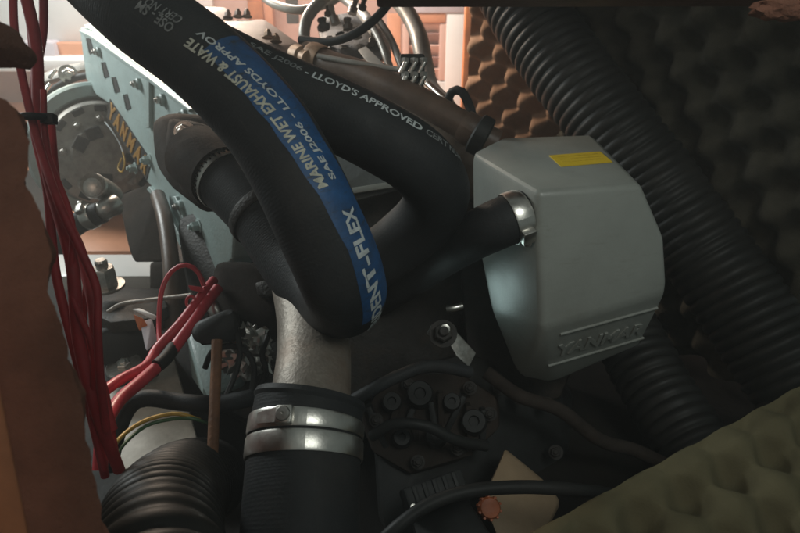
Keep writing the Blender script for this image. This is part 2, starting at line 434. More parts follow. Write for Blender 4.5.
def bolt(name, m, parent, base, axis, r=0.006, h=0.006, washer=True):
    """hex head on a washer, with the end of its stud"""
    x, y, z = frame_of(axis)
    bm = bmesh.new()
    def ring(n, rr, hh, rot=0): return [bm.verts.new(base + (x * math.cos(2 * PI * j / n + rot) + y * math.sin(2 * PI * j / n + rot)) * rr + z * hh) for j in range(n)]
    def wall(A, B):
        n = len(A)
        for j in range(n): bm.faces.new((A[j], A[(j + 1) % n], B[(j + 1) % n], B[j]))
    hb = 0.0
    if washer:
        a = ring(20, r * 1.45, 0); b = ring(20, r * 1.45, r * 0.22); c = ring(20, r * 0.9, r * 0.24)
        wall(a, b); wall(b, c); bm.faces.new(c); hb = r * 0.2
    a = ring(6, r, hb); b = ring(6, r, hb + h * 0.85); c = ring(6, r * 0.86, hb + h); wall(a, b); wall(b, c); bm.faces.new(c)
    a = ring(12, r * 0.5, hb + h * 0.9); b = ring(12, r * 0.5, hb + h * 1.35); c = ring(12, r * 0.4, hb + h * 1.45); wall(a, b); wall(b, c); bm.faces.new(c)
    return from_bm(bm, name, m, parent, True, 30)
def hull(name, m, parent, pts, bevel=0.003, seg=2, smooth=True, clamp=True):
    bm = bmesh.new()
    for p in pts: bm.verts.new(p)
    r = bmesh.ops.convex_hull(bm, input=bm.verts)
    bmesh.ops.delete(bm, geom=list(set([g for g in r['geom_interior'] + r['geom_unused'] if isinstance(g, bmesh.types.BMVert)])), context='VERTS')
    bmesh.ops.dissolve_limit(bm, angle_limit=math.radians(1.5), verts=bm.verts, edges=bm.edges)
    if bevel: bmesh.ops.bevel(bm, geom=bm.edges[:], offset=bevel, segments=seg, profile=0.5, affect='EDGES', clamp_overlap=clamp)
    return from_bm(bm, name, m, parent, smooth, 28)
def box(name, m, parent, c, x, y, z, bevel=0.002, seg=2):
    """c centre; x y z half-extent vectors"""
    return hull(name, m, parent, [c + x * i + y * j + z * k for i in (-1, 1) for j in (-1, 1) for k in (-1, 1)], bevel, seg)
def prism(name, m, parent, poly, depth_vec, bevel=0.002, seg=2):
    """a flat outline given thickness along depth_vec"""
    bm = bmesh.new()
    a = [bm.verts.new(p) for p in poly]; b = [bm.verts.new(p + depth_vec) for p in poly]
    n = len(poly)
    bm.faces.new(a); bm.faces.new(b[::-1])
    for j in range(n): bm.faces.new((a[j], b[j], b[(j + 1) % n], a[(j + 1) % n]))
    bmesh.ops.recalc_face_normals(bm, faces=bm.faces)
    if bevel: bmesh.ops.bevel(bm, geom=bm.edges[:], offset=bevel, segments=seg, profile=0.5, affect='EDGES', clamp_overlap=True)
    return from_bm(bm, name, m, parent, True, 28)
def cable(name, m, pts, r, label=None, cat=None, group=None, parent=None, segs=12, step=0.006):
    sw = Sweep([P(*p[:3]) for p in pts], r, step)
    o = sw.mesh(name, m, parent, segs)
    if label: tag(o, label, cat, group)
    return o, sw
def clamp(sw, u, width, off, parent, screw_ang, m=None, grooves=True):
    """worm-drive hose clamp: strap, screw housing, slotted screw"""
    b = sw.band('clamp_band', m or STEEL, u - width / 2, u + width / 2, off, parent)
    c = sw.at(u, screw_ang, off + 0.004)
    cen = sw.at(u, screw_ang, -sw.r[len(sw.r) // 2] * 0.999)
    out = (c - cen).normalized()
    t = (sw.at(u + 0.002, screw_ang) - sw.at(u - 0.002, screw_ang)).normalized()
    s = out.cross(t)
    box('screw_housing', m or STEEL, b, c, t * width * 0.40, s * 0.0075, out * 0.0036, 0.0012)
    lathe('clamp_screw', ZINC, b, c + s * 0.007, s, [(0.0002, 0), (0.0042, 0), (0.0046, 0.001), (0.0046, 0.005), (0.0034, 0.0062), (0.0012, 0.0062), (0.0010, 0.005), (0.0002, 0.005)], 16)
    return b

# ================================================================== the place
FLOOR = 0.0
def sheet(name, m, pts, kind='structure'):
    me = bpy.data.meshes.new(name); me.from_pydata([tuple(p) for p in pts], [], [tuple(range(len(pts)))])
    o = obj(name, me, m); o['kind'] = kind
    return o
sheet('bilge_floor', GRIME, [(-1.3, -0.2, 0), (1.2, -0.2, 0), (1.2, 1.7, 0), (-1.3, 1.7, 0)])
o = box('unseen_lid', WOODD, None, Vector((0.30, 1.08, 0.69)), Vector((0.75, 0, 0)), Vector((0, 0.37, 0)), Vector((0, 0, 0.02)), 0); o['kind'] = 'structure'  # unseen lid added above the view to block overhead lamp spill
# cabin behind the engine space: sole, bulkhead
CY = 2.55
o = box('cabin_wall', SALMON, None, Vector((-0.2, CY + 0.03, 0.9)), Vector((1.9, 0, 0)), Vector((0, 0.02, 0)), Vector((0, 0, 0.95)), 0)
o['kind'] = 'structure'
o = box('cabin_floor', ORANGE, None, Vector((-0.2, 2.12, -0.03)), Vector((1.9, 0, 0)), Vector((0, 0.40, 0)), Vector((0, 0, 0.02)), 0)
o['kind'] = 'structure'
def wallbox(name, m, parent, px0, py0, px1, py1, y, th, bevel=0.004):
    """box whose front face fills that part of the view on the upright plane y"""
    a = onY(px0, py0, y); b = onY(px1, py1, y); c0 = onY(px0, py1, y); c1 = onY(px1, py0, y)
    x0, x1 = min(a.x, c0.x), max(b.x, c1.x)
    c = Vector(((x0 + x1) / 2, y + th / 2, (a.z + b.z) / 2))
    return box(name, m, parent, c, Vector(((x1 - x0) / 2, 0, 0)), Vector((0, th / 2, 0)), Vector((0, 0, abs(a.z - b.z) / 2)), bevel)

# white berth front and its trim, seen past the left of the engine
t = thing('berth_front', (-1.1, 1.95, 0), 'bright white berth front beyond the alternator at upper left', 'berth')
wallbox('panel', WHITE, t, -40, -60, 118, 44, 2.02, 0.03)
wallbox('ledge', WHITE, t, -40, 60, 118, 72, 1.90, 0.10)
o = wallbox('wooden_board', ORANGE, None, 54, 43, 130, 66, 1.98, 0.03); tag(o, 'orange wooden board under the white berth front, behind the engine', 'board')
o = wallbox('shadow_strip', LILAC, None, 20, 42, 53, 64, 1.96, 0.06, 0.012); tag(o, 'lilac grey strip painted as shade beside the orange board at upper left', 'shadow')  # a shadow strip beside the board, put into colour as a box
o, _ = cable('handle', ORANGE, [(47, 8, 2.2), (56, 7, 2.16), (72, 7, 2.16), (86, 8, 2.2)], 0.012, parent=t)
def floorboard(name, m, q, z, th):
    top = [onZ(x, y, z) for x, y in q]
    return hull(name, m, None, top + [p - Vector((0, 0, th)) for p in top], 0.003)
o = floorboard('wooden_step', ORANGE, ((70, 200), (150, 200), (152, 251), (72, 251)), 0.05, 0.03); tag(o, 'orange wooden step glimpsed below the alternator hose', 'step')
o = floorboard('white_threshold', WHITE, ((56, 254), (160, 254), (164, 276), (56, 276)), 0.047, 0.03); tag(o, 'white threshold strip in front of the orange step, behind the mount bolt', 'threshold')
# posts and panels above the hoses
o = wallbox('cabin_window', WHITE, None, 160, -30, 208, 7, 2.45, 0.03); tag(o, 'bright white window panel at the top edge above the printed hose', 'window')
o = wallbox('wooden_post', WOOD, None, 250, -40, 258, 30, 2.42, 0.05); tag(o, 'dark wooden post, left one of the pair above the dusty casting', 'post', 'cabin posts')
o = wallbox('wooden_post', ORANGE, None, 259, -40, 268, 30, 2.44, 0.05); tag(o, 'orange wooden post, right one of the pair above the dusty casting', 'post', 'cabin posts')
o = wallbox('wooden_post', DARKIRON, None, 287, -40, 294, 24, 2.30, 0.03); tag(o, 'thin black post crossing the salmon panel behind the tubes', 'post', 'cabin posts')
# louvred locker door
t = thing('locker_door', (0.15, 2.4, 0.2), 'white framed louvred locker door with dark slats at top centre', 'door')
wallbox('stile', WHITE, t, 447, 14, 466, 130, 2.36, 0.03)
wallbox('stile', ORANGE, t, 388, 14, 401, 130, 2.36, 0.03)
wallbox('rail', LILAC, t, 402, -8, 465, 13, 2.355, 0.03)
wallbox('rail', ORANGE, t, 402, 14, 446, 23, 2.362, 0.03)
wallbox('rail', WHITE, t, 402, 82, 446, 130, 2.362, 0.03)
wallbox('inner_frame', SALMON, t, 402, 24, 409, 81, 2.365, 0.03)
wallbox('inner_frame', SALMON, t, 440, 24, 446, 81, 2.365, 0.03)
wallbox('back_board', LOUVRE, t, 409, 22, 441, 83, 2.42, 0.01)
for k in range(5):
    y0 = 25 + k * 11.6
    a = onY(409, y0 + 8, 2.375); b = onY(440, y0 + 8, 2.375); hh = 0.019
    box('slat', LOUVRE if k % 2 else SALMON, t, (a + b) / 2 + Vector((0, 0.010, hh)), Vector(((b.x - a.x) / 2, 0, 0)), Vector((0, 0.003, 0.002)), Vector((0, 0.011, -hh)), 0.0015)
o = wallbox('wooden_trim', WOOD, None, 467, -20, 473, 118, 1.75, 0.04); tag(o, 'red brown upright trim along the edge of the foam wall', 'trim')

# ------------------------------------------------------------------ acoustic foam
def eggfoam(name, m, o0, ux, uy, nrm, L, H, pitch, amp, thick, rot=0.0, res=0.0042, wob=0.0, taper=0.0, pit=0.0):
    nx = int(L / res); ny = int(H / res)
    vs = []; fs = []
    c, s_ = math.cos(rot), math.sin(rot)
    for i in range(nx + 1):
        for j in range(ny + 1):
            u = L * i / nx; v = H * j / ny
            q = noise.noise(Vector((u * 6, v * 6, L))) * 0.003
            a = (u * c - v * s_ + q) * PI / pitch; b = (u * s_ + v * c + q) * PI / pitch
            h = math.sin(a) * math.sin(b)
            if taper: h *= min(1.0, min(u, L - u, v, H - v) / taper + 0.12)
            if pit and h < 0: h *= pit
            h = math.copysign(abs(h) ** 0.8, h) * amp + wob * noise.noise(Vector((u * 3, v * 3, H)))
            vs.append(o0 + ux * u + uy * v + nrm * h)
    n = ny + 1
    for i in range(nx):
        for j in range(ny):
            fs.append((i * n + j, (i + 1) * n + j, (i + 1) * n + j + 1, i * n + j + 1))
    # back sheet and closed sides
    base = len(vs)
    border = [i * n for i in range(nx + 1)] + [nx * n + j for j in range(1, ny + 1)] + [i * n + ny for i in range(nx - 1, -1, -1)] + [j for j in range(ny - 1, 0, -1)]
    for k in border:
        i, j = divmod(k, n)
        vs.append(o0 + ux * (L * i / nx) + uy * (H * j / ny) - nrm * thick)
    nb = len(border)
    for k in range(nb):
        fs.append((border[k], base + k, base + (k + 1) % nb, border[(k + 1) % nb]))
    fs.append(tuple(base + k for k in range(nb)))
    me = bpy.data.meshes.new(name); me.from_pydata(vs, [], fs)
    bm = bmesh.new(); bm.from_mesh(me); bmesh.ops.recalc_face_normals(bm, faces=bm.faces); bm.to_mesh(me); bm.free()
    finish(me, True, 70)
    return obj(name, me, m)
# the wall on the right: its lit and shaded ends are two foam colours
A = onZ(469, 60, 0.0); 
wa = P(469, 60, 1.22); wa.z = 0.02
wb = P(850, 150, 0.72); wb.z = 0.02
ux = (wb - wa); LW = ux.length; ux.normalize(); uz = Vector((0, 0, 1)); nw = uz.cross(ux).normalized()
if nw.dot(CAM - wa) < 0: nw = -nw
LA = 0.24
o = eggfoam('acoustic_foam_panel', FOAM_LIT, wa, ux, uz, nw, LA, 0.86, 0.036, 0.018, 0.03)
tag(o, 'egg-crate foam wall, far end painted as lit, between the cabin and the corrugated duct', 'foam panel', 'acoustic foam panels')
o = eggfoam('acoustic_foam_panel', FOAM_SHADE, wa + ux * (LA + 0.003), ux, uz, nw, LW - LA, 0.86, 0.038, 0.019, 0.03, rot=0.18)
tag(o, 'tall egg-crate foam wall, painted as shaded, behind the corrugated duct on the right', 'foam panel', 'acoustic foam panels')
# the loose panel at lower right, near the camera
fa = P(505, 548, 0.455); fb = P(830, 368, 0.56); fc = P(880, 620, 0.40)
ux = (fb - fa).normalized(); n = (fb - fa).cross(fc - fa).normalized()
if n.dot(CAM - fa) < 0: n = -n
uy = n.cross(ux).normalized()
if uy.dot(fc - fa) < 0: uy = -uy
o = eggfoam('acoustic_foam_panel', FOAMO, fa - ux * 0.03, ux, uy, n, (fb - fa).length + 0.06, 0.20, 0.030, 0.008, 0.035, rot=0.72, res=0.0025, wob=0.002, taper=0.02, pit=2.6)
tag(o, 'olive egg-crate foam panel lying across the lower right corner', 'foam panel', 'acoustic foam panels')
# the slab at the left edge: its cut side faces the camera, its wavy face the engine
edge = [(-6, 96), (6, 100), (17, 112), (25, 130), (29, 150), (28, 170), (25, 184), (31, 196), (40, 212), (47, 234), (50, 256), (48, 278), (47, 292), (54, 306), (61, 324), (67, 346), (69, 362), (73, 376), (80, 396), (84, 420), (86, 440), (91, 462), (97, 486), (101, 508), (102, 524), (108, 545), (112, 580)]
fine = []
for (xa, ya), (xb, yb) in zip(edge, edge[1:]):
    for q in range(5):
        f_ = q / 5; xx = xa + (xb - xa) * f_; yy = ya + (yb - ya) * f_
        fine.append((xx + 1.6 * noise.noise(Vector((yy * 0.13, 4.2, 0))) + 0.9 * noise.noise(Vector((yy * 0.45, 1.2, 0))), yy))
edge = fine
poly = [P(x, y, 0.30) for x, y in edge] + [P(-90, 580, 0.30), P(-90, 96, 0.30)]
bm = bmesh.new()
rows = []
NB = 40
back = ray(-60, 300).normalized()
for k in range(NB + 1):
    row = []
    for i, p in enumerate(poly):
        q = p + back * (0.0055 * k)
        if i < len(edge):
            s = math.sin(k * 0.0055 * PI / 0.030) * math.sin(i * 0.16)
            q = q + RGT * (0.005 * s)
            q += RGT * 0.0012 * noise.noise(q * 120)
        row.append(bm.verts.new(q))
    rows.append(row)
n = len(poly)
bm.faces.new(rows[0]); bm.faces.new(rows[-1][::-1])
for k in range(NB):
    for i in range(n):
        bm.faces.new((rows[k][i], rows[k][(i + 1) % n], rows[k + 1][(i + 1) % n], rows[k + 1][i]))
o = from_bm(bm, 'acoustic_foam_panel', FOAML, None, True, 60)
tag(o, 'brown foam slab with a wavy edge along the left side', 'foam panel', 'acoustic foam panels')
# foam lump above it
bm = bmesh.new()
bmesh.ops.create_icosphere(bm, subdivisions=4, radius=1.0)
c0 = P(-8, 42, 0.33)
for v in bm.verts:
    d = v.co.normalized()
    k = 1 + 0.22 * noise.noise(d * 1.7 + Vector((3, 1, 2))) + 0.05 * noise.noise(d * 9)
    v.co = c0 + RGT * d.x * 0.014 * k + UPV * d.z * 0.0115 * k + FWD * d.y * 0.03 * k + RGT * 0.004 * d.z * -1
o = from_bm(bm, 'foam_offcut', FOAML, None); tag(o, 'brown foam offcut at the left edge above the wavy slab', 'foam')
# timber frame in the lower left corner, top beam of the hatch
p0, p1 = P(-14, 318, 0.255), P(34, 560, 0.245)
ax = (p1 - p0).normalized(); nn = (CAM - p0).normalized(); sd = ax.cross(nn).normalized()
if sd.dot(RGT) > 0: sd = -sd
o = box('wooden_batten', WOOD, None, (p0 + p1) / 2 + sd * 0.022 - nn * 0.004, ax * ((p1 - p0).length / 2 + 0.01), sd * 0.022, nn * 0.006, 0.0015)
tag(o, 'orange brown timber batten in the lower left corner', 'batten')
a, b = P(376, -13, 0.50), P(840, -14, 0.50)
o = box('hatch_beam', WOODD, None, (a + b) / 2, (b - a) / 2, UPV * 0.0085, FWD * 0.02, 0.002); tag(o, 'dark wooden hatch beam along the top edge on the right', 'beam')
bm = bmesh.new(); bmesh.ops.create_icosphere(bm, subdivisions=4, radius=1.0); c0 = P(786, 9, 0.475)
for v in bm.verts:
    d = v.co.normalized(); k = 1 + 0.3 * noise.noise(d * 2.2) + 0.12 * noise.noise(d * 7)
    v.co = c0 + RGT * d.x * 0.024 * k + UPV * d.z * 0.009 * k + FWD * d.y * 0.010 * k
o = from_bm(bm, 'foam_offcut', FOAML, None); tag(o, 'torn brown foam scrap under the hatch beam at upper right', 'foam')

# ================================================================== engine
eng = thing('marine_engine', (-0.05, 0.95, 0.0), 'pale teal marine diesel engine running back behind the hoses', 'engine')
# rocker cover / exchanger side
e0, e1, e2 = P(79, 26, 1.28), P(86, 78, 1.31), P(205, 285, 0.94)
ept, en = plane3(e0, e1, e2)
if en.dot(CAM - ept) < 0: en = -en
E = lambda x, y: onplane(x, y, ept, en)
back = -en * 0.13
prism('side_cover', TEAL, eng, [E(79, 27), E(92, 33), E(150, 74), E(196, 108), E(226, 132), E(236, 200), E(232, 260), E(207, 288), E(192, 262), E(166, 204), E(146, 182), E(111, 106), E(96, 96), E(86, 80)], back, 0.006, 3)
topn = UPV
hull('cover_top', TEAL, eng, [E(80, 25) - en * 0.004, E(150, 72) - en * 0.004, E(197, 106) - en * 0.004, E(80, 25) - en * 0.11 + UPV * 0.035, E(197, 106) - en * 0.11 + UPV * 0.035, E(80, 30) - en * 0.12, E(197, 112) - en * 0.12], 0.004)
for (x, y) in ((91, 46), (106, 70), (116.5, 85), (128, 102)):
    prism('slot', DARKHOLE, eng, [p + en * 0.001 for p in (E(x - 3.4, y - 7.5), E(x - 0.4, y - 8.0), E(x + 3.6, y + 6.5), E(x - 0.2, y + 8.0))], -en * 0.004, 0)
    prism('slot_lip', TEAL, eng, [E(x - 4.6, y - 7.6) + en * .003, E(x - 3.5, y - 7.7) + en * .003, E(x - 0.3, y + 7.6) + en * .003, E(x - 1.6, y + 7.4) + en * .003], -en * 0.005, 0)
# gilt maker's name along the lower edge of the cover
prism('relief_shade_strip', DARKIRON, eng, [p + en * 0.0012 for p in (E(107.5, 117), E(147, 180), E(152, 161), E(110.5, 99))], -en * 0.004, 0)  # dark strip painting the relief shade between the letters
letters_on_quad('lettering', 'Y A N M A R', GOLD, eng, E(109, 115.5), E(146.5, 175.5), E(112, 102), en, 0.0028, 0.05)
# cast rim, bosses and webs that give the side its relief
for pts in ([E(82, 30), E(94, 36), E(150, 76), E(194, 109), E(193, 112), E(149, 79.5), E(93, 39), E(83, 33)],
            [E(152, 186), E(168, 203), E(194, 258), E(206, 283), E(203, 284), E(190, 260), E(165, 206), E(150, 189)],
            [E(150, 76), E(153, 78), E(153, 128), E(150, 128)], [E(176, 196), E(179, 196), E(203, 262), E(200, 264)]):
    prism('cast_rim', TEAL, eng, [p + en * 0.006 for p in pts], -en * 0.008, 0.001, 1)
for (x, y) in ((140, 84), (164, 100), (186, 116), (100, 52), (182, 206), (190, 246)):
    lathe('cast_boss', TEAL, eng, E(x, y) - en * 0.002, en, [(0.0, 0.0085), (0.007, 0.0085), (0.009, 0.007), (0.010, 0.0)], 18)
    bolt('cover_bolt', ZINC, eng, E(x, y) + en * 0.006, en, 0.0055, 0.006, False)
# flange studs on the strip below the manifold
for (x, y) in ((172, 238), (199, 226), (150, 160), (205, 283), (136, 168)):
    bolt('flange_bolt', TEAL, eng, E(x, y), en, 0.0075, 0.010)
# dark block under it
def blk(name, m, pts, bevel=0.006): return hull(name, m, eng, pts, bevel, 2)
blk('block', DARKIRON, [P(175, 215, 0.93), P(380, 180, 0.86), P(480, 200, 0.92), P(470, 420, 0.86), P(300, 450, 0.80), P(205, 400, 0.85), P(200, 250, 1.2), P(470, 180, 1.2), P(470, 420, 1.2), P(220, 420, 1.1)], 0.012)
blk('sump', TEAL, [P(186, 330, 0.80), P(232, 318, 0.82), P(240, 385, 0.76), P(205, 400, 0.74), P(192, 380, 0.90), P(250, 320, 0.95), P(250, 385, 0.9)], 0.006)
blk('rocker_box', ROCK, [P(300, 120, 0.82), P(420, 140, 0.78), P(424, 184, 0.77), P(300, 215, 0.79), P(300, 120, 0.95), P(420, 140, 0.95), P(424, 184, 0.95), P(300, 215, .95)], 0.004)
prism('gasket_rib', GREY, eng, [P(350, 188, 0.768), P(420, 177, 0.758), P(422, 183, 0.756), P(350, 194, 0.765)], FWD * 0.03, 0.001)
# lower front casting and pump cover in the dark below the intake housing
hull('pump_cover', MANI, eng, [P(x, y, 0.72 + 0.0004 * (470 - y)) for x, y in ((364, 412), (380, 388), (416, 374), (462, 374), (496, 396), (500, 428), (470, 456), (410, 474), (372, 452))] + [P(x, y, 0.86) for x, y in ((360, 420), (420, 372), (500, 400), (420, 480))], 0.004, 2)
rq = random.Random(11)
for k in range(9):                                   # webs, bosses and pipe stubs of the dark front casting
    x, y = 378 + 13 * k + rq.uniform(-4, 4), 392 + rq.uniform(-6, 14) + 2.5 * abs(k - 4)
    d = 0.715 + 0.0004 * (470 - y)
    a = rq.uniform(-0.5, 0.5)
    box('casting_web', (BLACKP, MANI)[k % 2], eng, P(x, y + 18, d), (RGT * math.cos(a) + UPV * math.sin(a)) * 0.0035, (UPV * math.cos(a) - RGT * math.sin(a)) * rq.uniform(0.018, 0.034), FWD * 0.012, 0.0015)
for (x, y, r_) in ((392, 404, 0.011), (420, 396, 0.015), (452, 404, 0.010), (474, 424, 0.014), (436, 438, 0.012), (402, 440, 0.010)):
    d = 0.705 + 0.0004 * (470 - y)
    lathe('casting_boss', BLACKP, eng, P(x, y, d + 0.02), (CAM - P(x, y, d)) + UPV * 0.1, [(r_ * 1.1, 0), (r_, 0.024), (r_ * 0.9, 0.027), (r_ * 0.45, 0.027), (r_ * 0.4, 0.022), (0, 0.022)], 20)
for (x, y) in ((376, 420), (408, 384), (470, 388), (490, 414), (458, 448), (418, 462)): bolt('cover_bolt', DARKIRON, eng, P(x, y, 0.708 + 0.0004 * (470 - y)), (CAM - P(x, y, 0.7)), 0.0055, 0.007)
sw = Sweep([P(372, 436, 0.70), P(394, 424, 0.685), P(426, 426, 0.68), P(456, 440, 0.69), P(486, 446, 0.72)], 0.0060); sw.mesh('water_pipe', BLACKP, eng, 14)
for (x, y, d) in ((500, 388, 0.79), (548, 404, 0.80), (556, 452, 0.79), (520, 398, 0.79)): bolt('case_bolt', DARKIRON, eng, P(x, y, d - 0.01), CAM - P(x, y, d), 0.006, 0.007)
blk('timing_case', BLACKP, [P(370, 380, 0.78), P(470, 350, 0.80), P(560, 390, 0.84), P(570, 470, 0.82), P(480, 540, 0.74), P(380, 540, 0.70), P(370, 380, 1.0), P(580, 390, 1.0), P(560, 500, 1.0)], 0.01)
blk('rear_bracket', BROWNIRON, [P(396, 104, 0.93), P(440, 116, 0.90), P(474, 140, 0.88), P(480, 200, 0.88), P(430, 200, 0.88), P(400, 130, 0.92), P(400, 104, 1.0), P(480, 150, 1.0), P(480, 210, 1.0)], 0.006)
blk('front_plate', DARKIRON, [P(455, 200, 0.86), P(560, 200, 0.86), P(600, 300, 0.84), P(560, 400, 0.82), P(470, 400, 0.80), P(455, 200, 0.95), P(600, 300, 0.95), P(560, 400, 0.95), P(470, 400, 0.95)], 0.008)
# gear plate / manifold: dark flange with its nuts on the near end of the side cover
mani = hull('exhaust_manifold', MANI, eng, [P(151, 122, 0.80), P(168, 113, 0.77), P(226, 116, 0.76), P(240, 150, 0.73), P(232, 206, 0.70), P(204, 214, 0.69), P(165, 184, 0.72), P(155, 165, 0.77), P(170, 115, 0.95), P(240, 120, 0.9), P(240, 210, 0.85)], 0.008)
hull('port_flange', MANI, eng, [P(168, 118, 0.765), P(214, 124, 0.735), P(222, 150, 0.715), P(204, 208, 0.680), P(178, 188, 0.700), P(164, 150, 0.740), P(170, 118, 0.80), P(222, 150, 0.76), P(204, 208, 0.73)], 0.006)
mn = (CAM - P(190, 160, 0.72)).normalized() + RGT * -0.25
bolt('manifold_nut', ZINC, eng, P(185, 132, 0.735), mn, 0.0085, 0.010)
bolt('manifold_nut', DARKIRON, eng, P(205, 158, 0.698), mn, 0.0075, 0.009)
bolt('manifold_nut', DARKIRON, eng, P(176, 166, 0.716), mn, 0.0075, 0.009)
# upper casting, dusty, above the hoses
hull('upper_casting', PINKBOX, eng, [P(206, 30, 1.02), P(222, 20, 1.12), P(266, 19, 1.12), P(303, 45, 0.98), P(296, 62, 0.92), P(262, 44, 0.94), P(210, 60, 1.0), P(300, 75, 0.98)], 0.005)
hull('upper_casting_step', PINKBOX, eng, [P(192, 6, 1.16), P(226, 7, 1.16), P(234, 20, 1.12), P(196, 18, 1.1), P(200, 22, 1.22), P(230, 22, 1.22)], 0.004)
lathe('filler_neck', BRASS, eng, P(296, 54, 0.90), (P(296, 54, 0.90) - P(318, 62, 0.86)) * -1, [(0.0, 0), (0.014, 0.0), (0.014, 0.018), (0.011, 0.02), (0.011, 0.035), (0.0, 0.036)], 24)
for (x, y) in ((268, 38), (276, 42)): bolt('casting_bolt', BRASS, eng, P(x, y, 0.95), UPV, 0.006, 0.008)
for (x, y, d) in ((228, 18, 1.12), (238, 17, 1.12), (247, 17, 1.12)): bolt('casting_bolt', PINKBOX, eng, P(x, y, d), UPV, 0.006, 0.009)
# lower left of the engine: brackets
sw = Sweep([P(158, 196, 1.0), P(164, 216, 0.95), P(169, 245, 0.91), P(172, 280, 0.88), P(172, 330, 0.86)], 0.0115); sw.mesh('return_pipe', COPPER, eng, 20)
blk('bell_housing', MANI, [P(150, 262, 0.98), P(190, 262, 0.96), P(196, 330, 0.92), P(150, 330, 0.95), P(150, 262, 1.1), P(190, 262, 1.1), P(196, 330, 1.05)], 0.006)
hull('starter_solenoid', BLACKP, eng, [P(196, 322, 0.64), P(230, 308, 0.64), P(240, 320, 0.64), P(236, 342, 0.64), P(196, 346, 0.63), P(190, 334, 0.64), P(200, 322, 0.72), P(240, 312, 0.72), P(236, 342, 0.72)], 0.004)
sw = Sweep([P(212, 290, 0.74), P(214, 305, 0.72), P(220, 318, 0.72)], 0.009); sw.mesh('starter_terminal', STEEL, eng, 16)
hull('starter_body', MANI, eng, [P(215, 262, 0.72), P(262, 262, 0.70), P(285, 300, 0.68), P(278, 345, 0.68), P(232, 340, 0.69), P(212, 300, 0.72), P(215, 262, 0.85), P(280, 280, 0.85), P(275, 345, 0.8)], 0.01)
hull('casting_lug', DARKIRON, eng, [P(255, 283, 0.66), P(276, 277, 0.66), P(284, 290, 0.65), P(268, 298, 0.65), P(258, 296, 0.66), P(256, 284, 0.70), P(284, 290, 0.70), P(262, 298, 0.70)], 0.002)

# ------------------------------------------------------------------ alternator and belt drive
ac = P(103, 154, 1.30)
aax = ((CAM - ac).normalized() * 0.9 + Vector((0.25, -0.3, -0.1))).normalized()
alt = thing('alternator', ac - Vector((0, 0, 0.08)), 'round dark alternator with vent slots and bright screws at left', 'alternator')
R = 0.104
lathe('casing', ALU, alt, ac, aax, [(R * 0.9, -0.11), (R, -0.10), (R, 0.0), (R * 0.96, 0.008), (R * 0.80, 0.013), (R * 0.62, 0.020), (R * 0.55, 0.028), (R * 0.30, 0.030), (0, 0.030)], 48)
lathe('guard_ring', TEAL, alt, ac - aax * 0.045, aax, [(R * 1.04, -0.02), (R * 1.30, -0.02), (R * 1.33, -0.014), (R * 1.33, 0.012), (R * 1.28, 0.018), (R * 1.08, 0.018), (R * 1.04, 0.012), (R * 1.04, -0.02)], 56)
x, y, z = frame_of(aax, UPV)
for k in range(14):
    a = 2 * PI * k / 14 + 0.1
    c = ac + (x * math.cos(a) + y * math.sin(a)) * R * 0.885 + aax * 0.0112
    r_ = (x * math.cos(a) + y * math.sin(a)); t_ = aax.cross(r_)
    box('vent_slot', DARKHOLE, alt, c, r_ * 0.006, t_ * 0.011, aax * 0.002, 0.001, 1)
for a, m_ in ((0.15, ZINC), (0.75, ZINC), (1.55, ZINC), (2.6, ZINC), (4.0, ZINC), (5.2, ZINC)):
    rr = 0.70
    bolt('casing_screw', m_, alt, ac + (x * math.cos(a) + y * math.sin(a)) * R * rr + aax * 0.017, aax, 0.0062, 0.007)
for a in (0.45, 1.15, 3.2, 4.6):
    c = ac + (x * math.cos(a) + y * math.sin(a)) * R * 0.46 + aax * 0.030
    r_ = (x * math.cos(a) + y * math.sin(a)); t_ = aax.cross(r_)
    box('brush_cover', DARKIRON, alt, c, r_ * 0.012, t_ * 0.014, aax * 0.004, 0.002)
lathe('terminal_post', BRASS, alt, ac + x * -0.01 + y * -0.045 + aax * 0.024, aax, [(0.006, 0), (0.006, 0.006), (0.0035, 0.008), (0.0035, 0.016), (0, 0.017)], 12)
cable('terminal_wire', YWIRE, [(123, 152, 1.235), (125, 163, 1.23), (122, 172, 1.235), (118, 168, 1.25), (122, 158, 1.25)], 0.0016, parent=alt, segs=8)
cable('terminal_wire', PALE, [(105, 122, 1.25), (113, 132, 1.24), (119, 142, 1.24), (123, 152, 1.235)], 0.0013, parent=alt, segs=8)
# tensioner bracket and belt over the top
arm = thing('belt_tensioner', P(70, 80, 1.360), 'grey tensioner arm with pulley bolt above the alternator', 'tensioner')
prism('arm', ALU, arm, [P(36, 76, 1.370), P(60, 66, 1.360), P(92, 60, 1.330), (P(96, 66, 1.330)), P(64, 76, 1.340), P(38, 84, 1.360)], FWD * 0.02, 0.002)
bolt('pivot_bolt', ZINC, arm, P(68, 74, 1.330), aax, 0.013, 0.012)
for (x0, y0, x1, y1) in ((42, 100, 50, 84), (50, 78, 56, 70)):
    sw = Sweep([P(x0, y0, 1.320), P((x0 + x1) / 2 - 1, (y0 + y1) / 2, 1.315), P(x1, y1, 1.320)], 0.004); sw.mesh('tie_rod', STEEL, arm, 10)
belt = Sweep([P(36, 118, 1.370), P(44, 98, 1.360), P(62, 84, 1.340), P(84, 76, 1.320), P(104, 76, 1.310), P(118, 88, 1.330)], 0.007)
o = belt.mesh('drive_belt', BLACKP, None, 12); tag(o, 'black rubber drive belt curving over the alternator guard', 'belt')
# mounting lug with the body below
hull('alternator_foot', MANI, alt, [P(118, 196, 1.13), P(162, 178, 1.10), P(166, 262, 1.03), P(132, 262, 1.04), P(120, 200, 1.2), P(166, 190, 1.2), P(160, 262, 1.15), P(126, 230, 1.08)], 0.006)

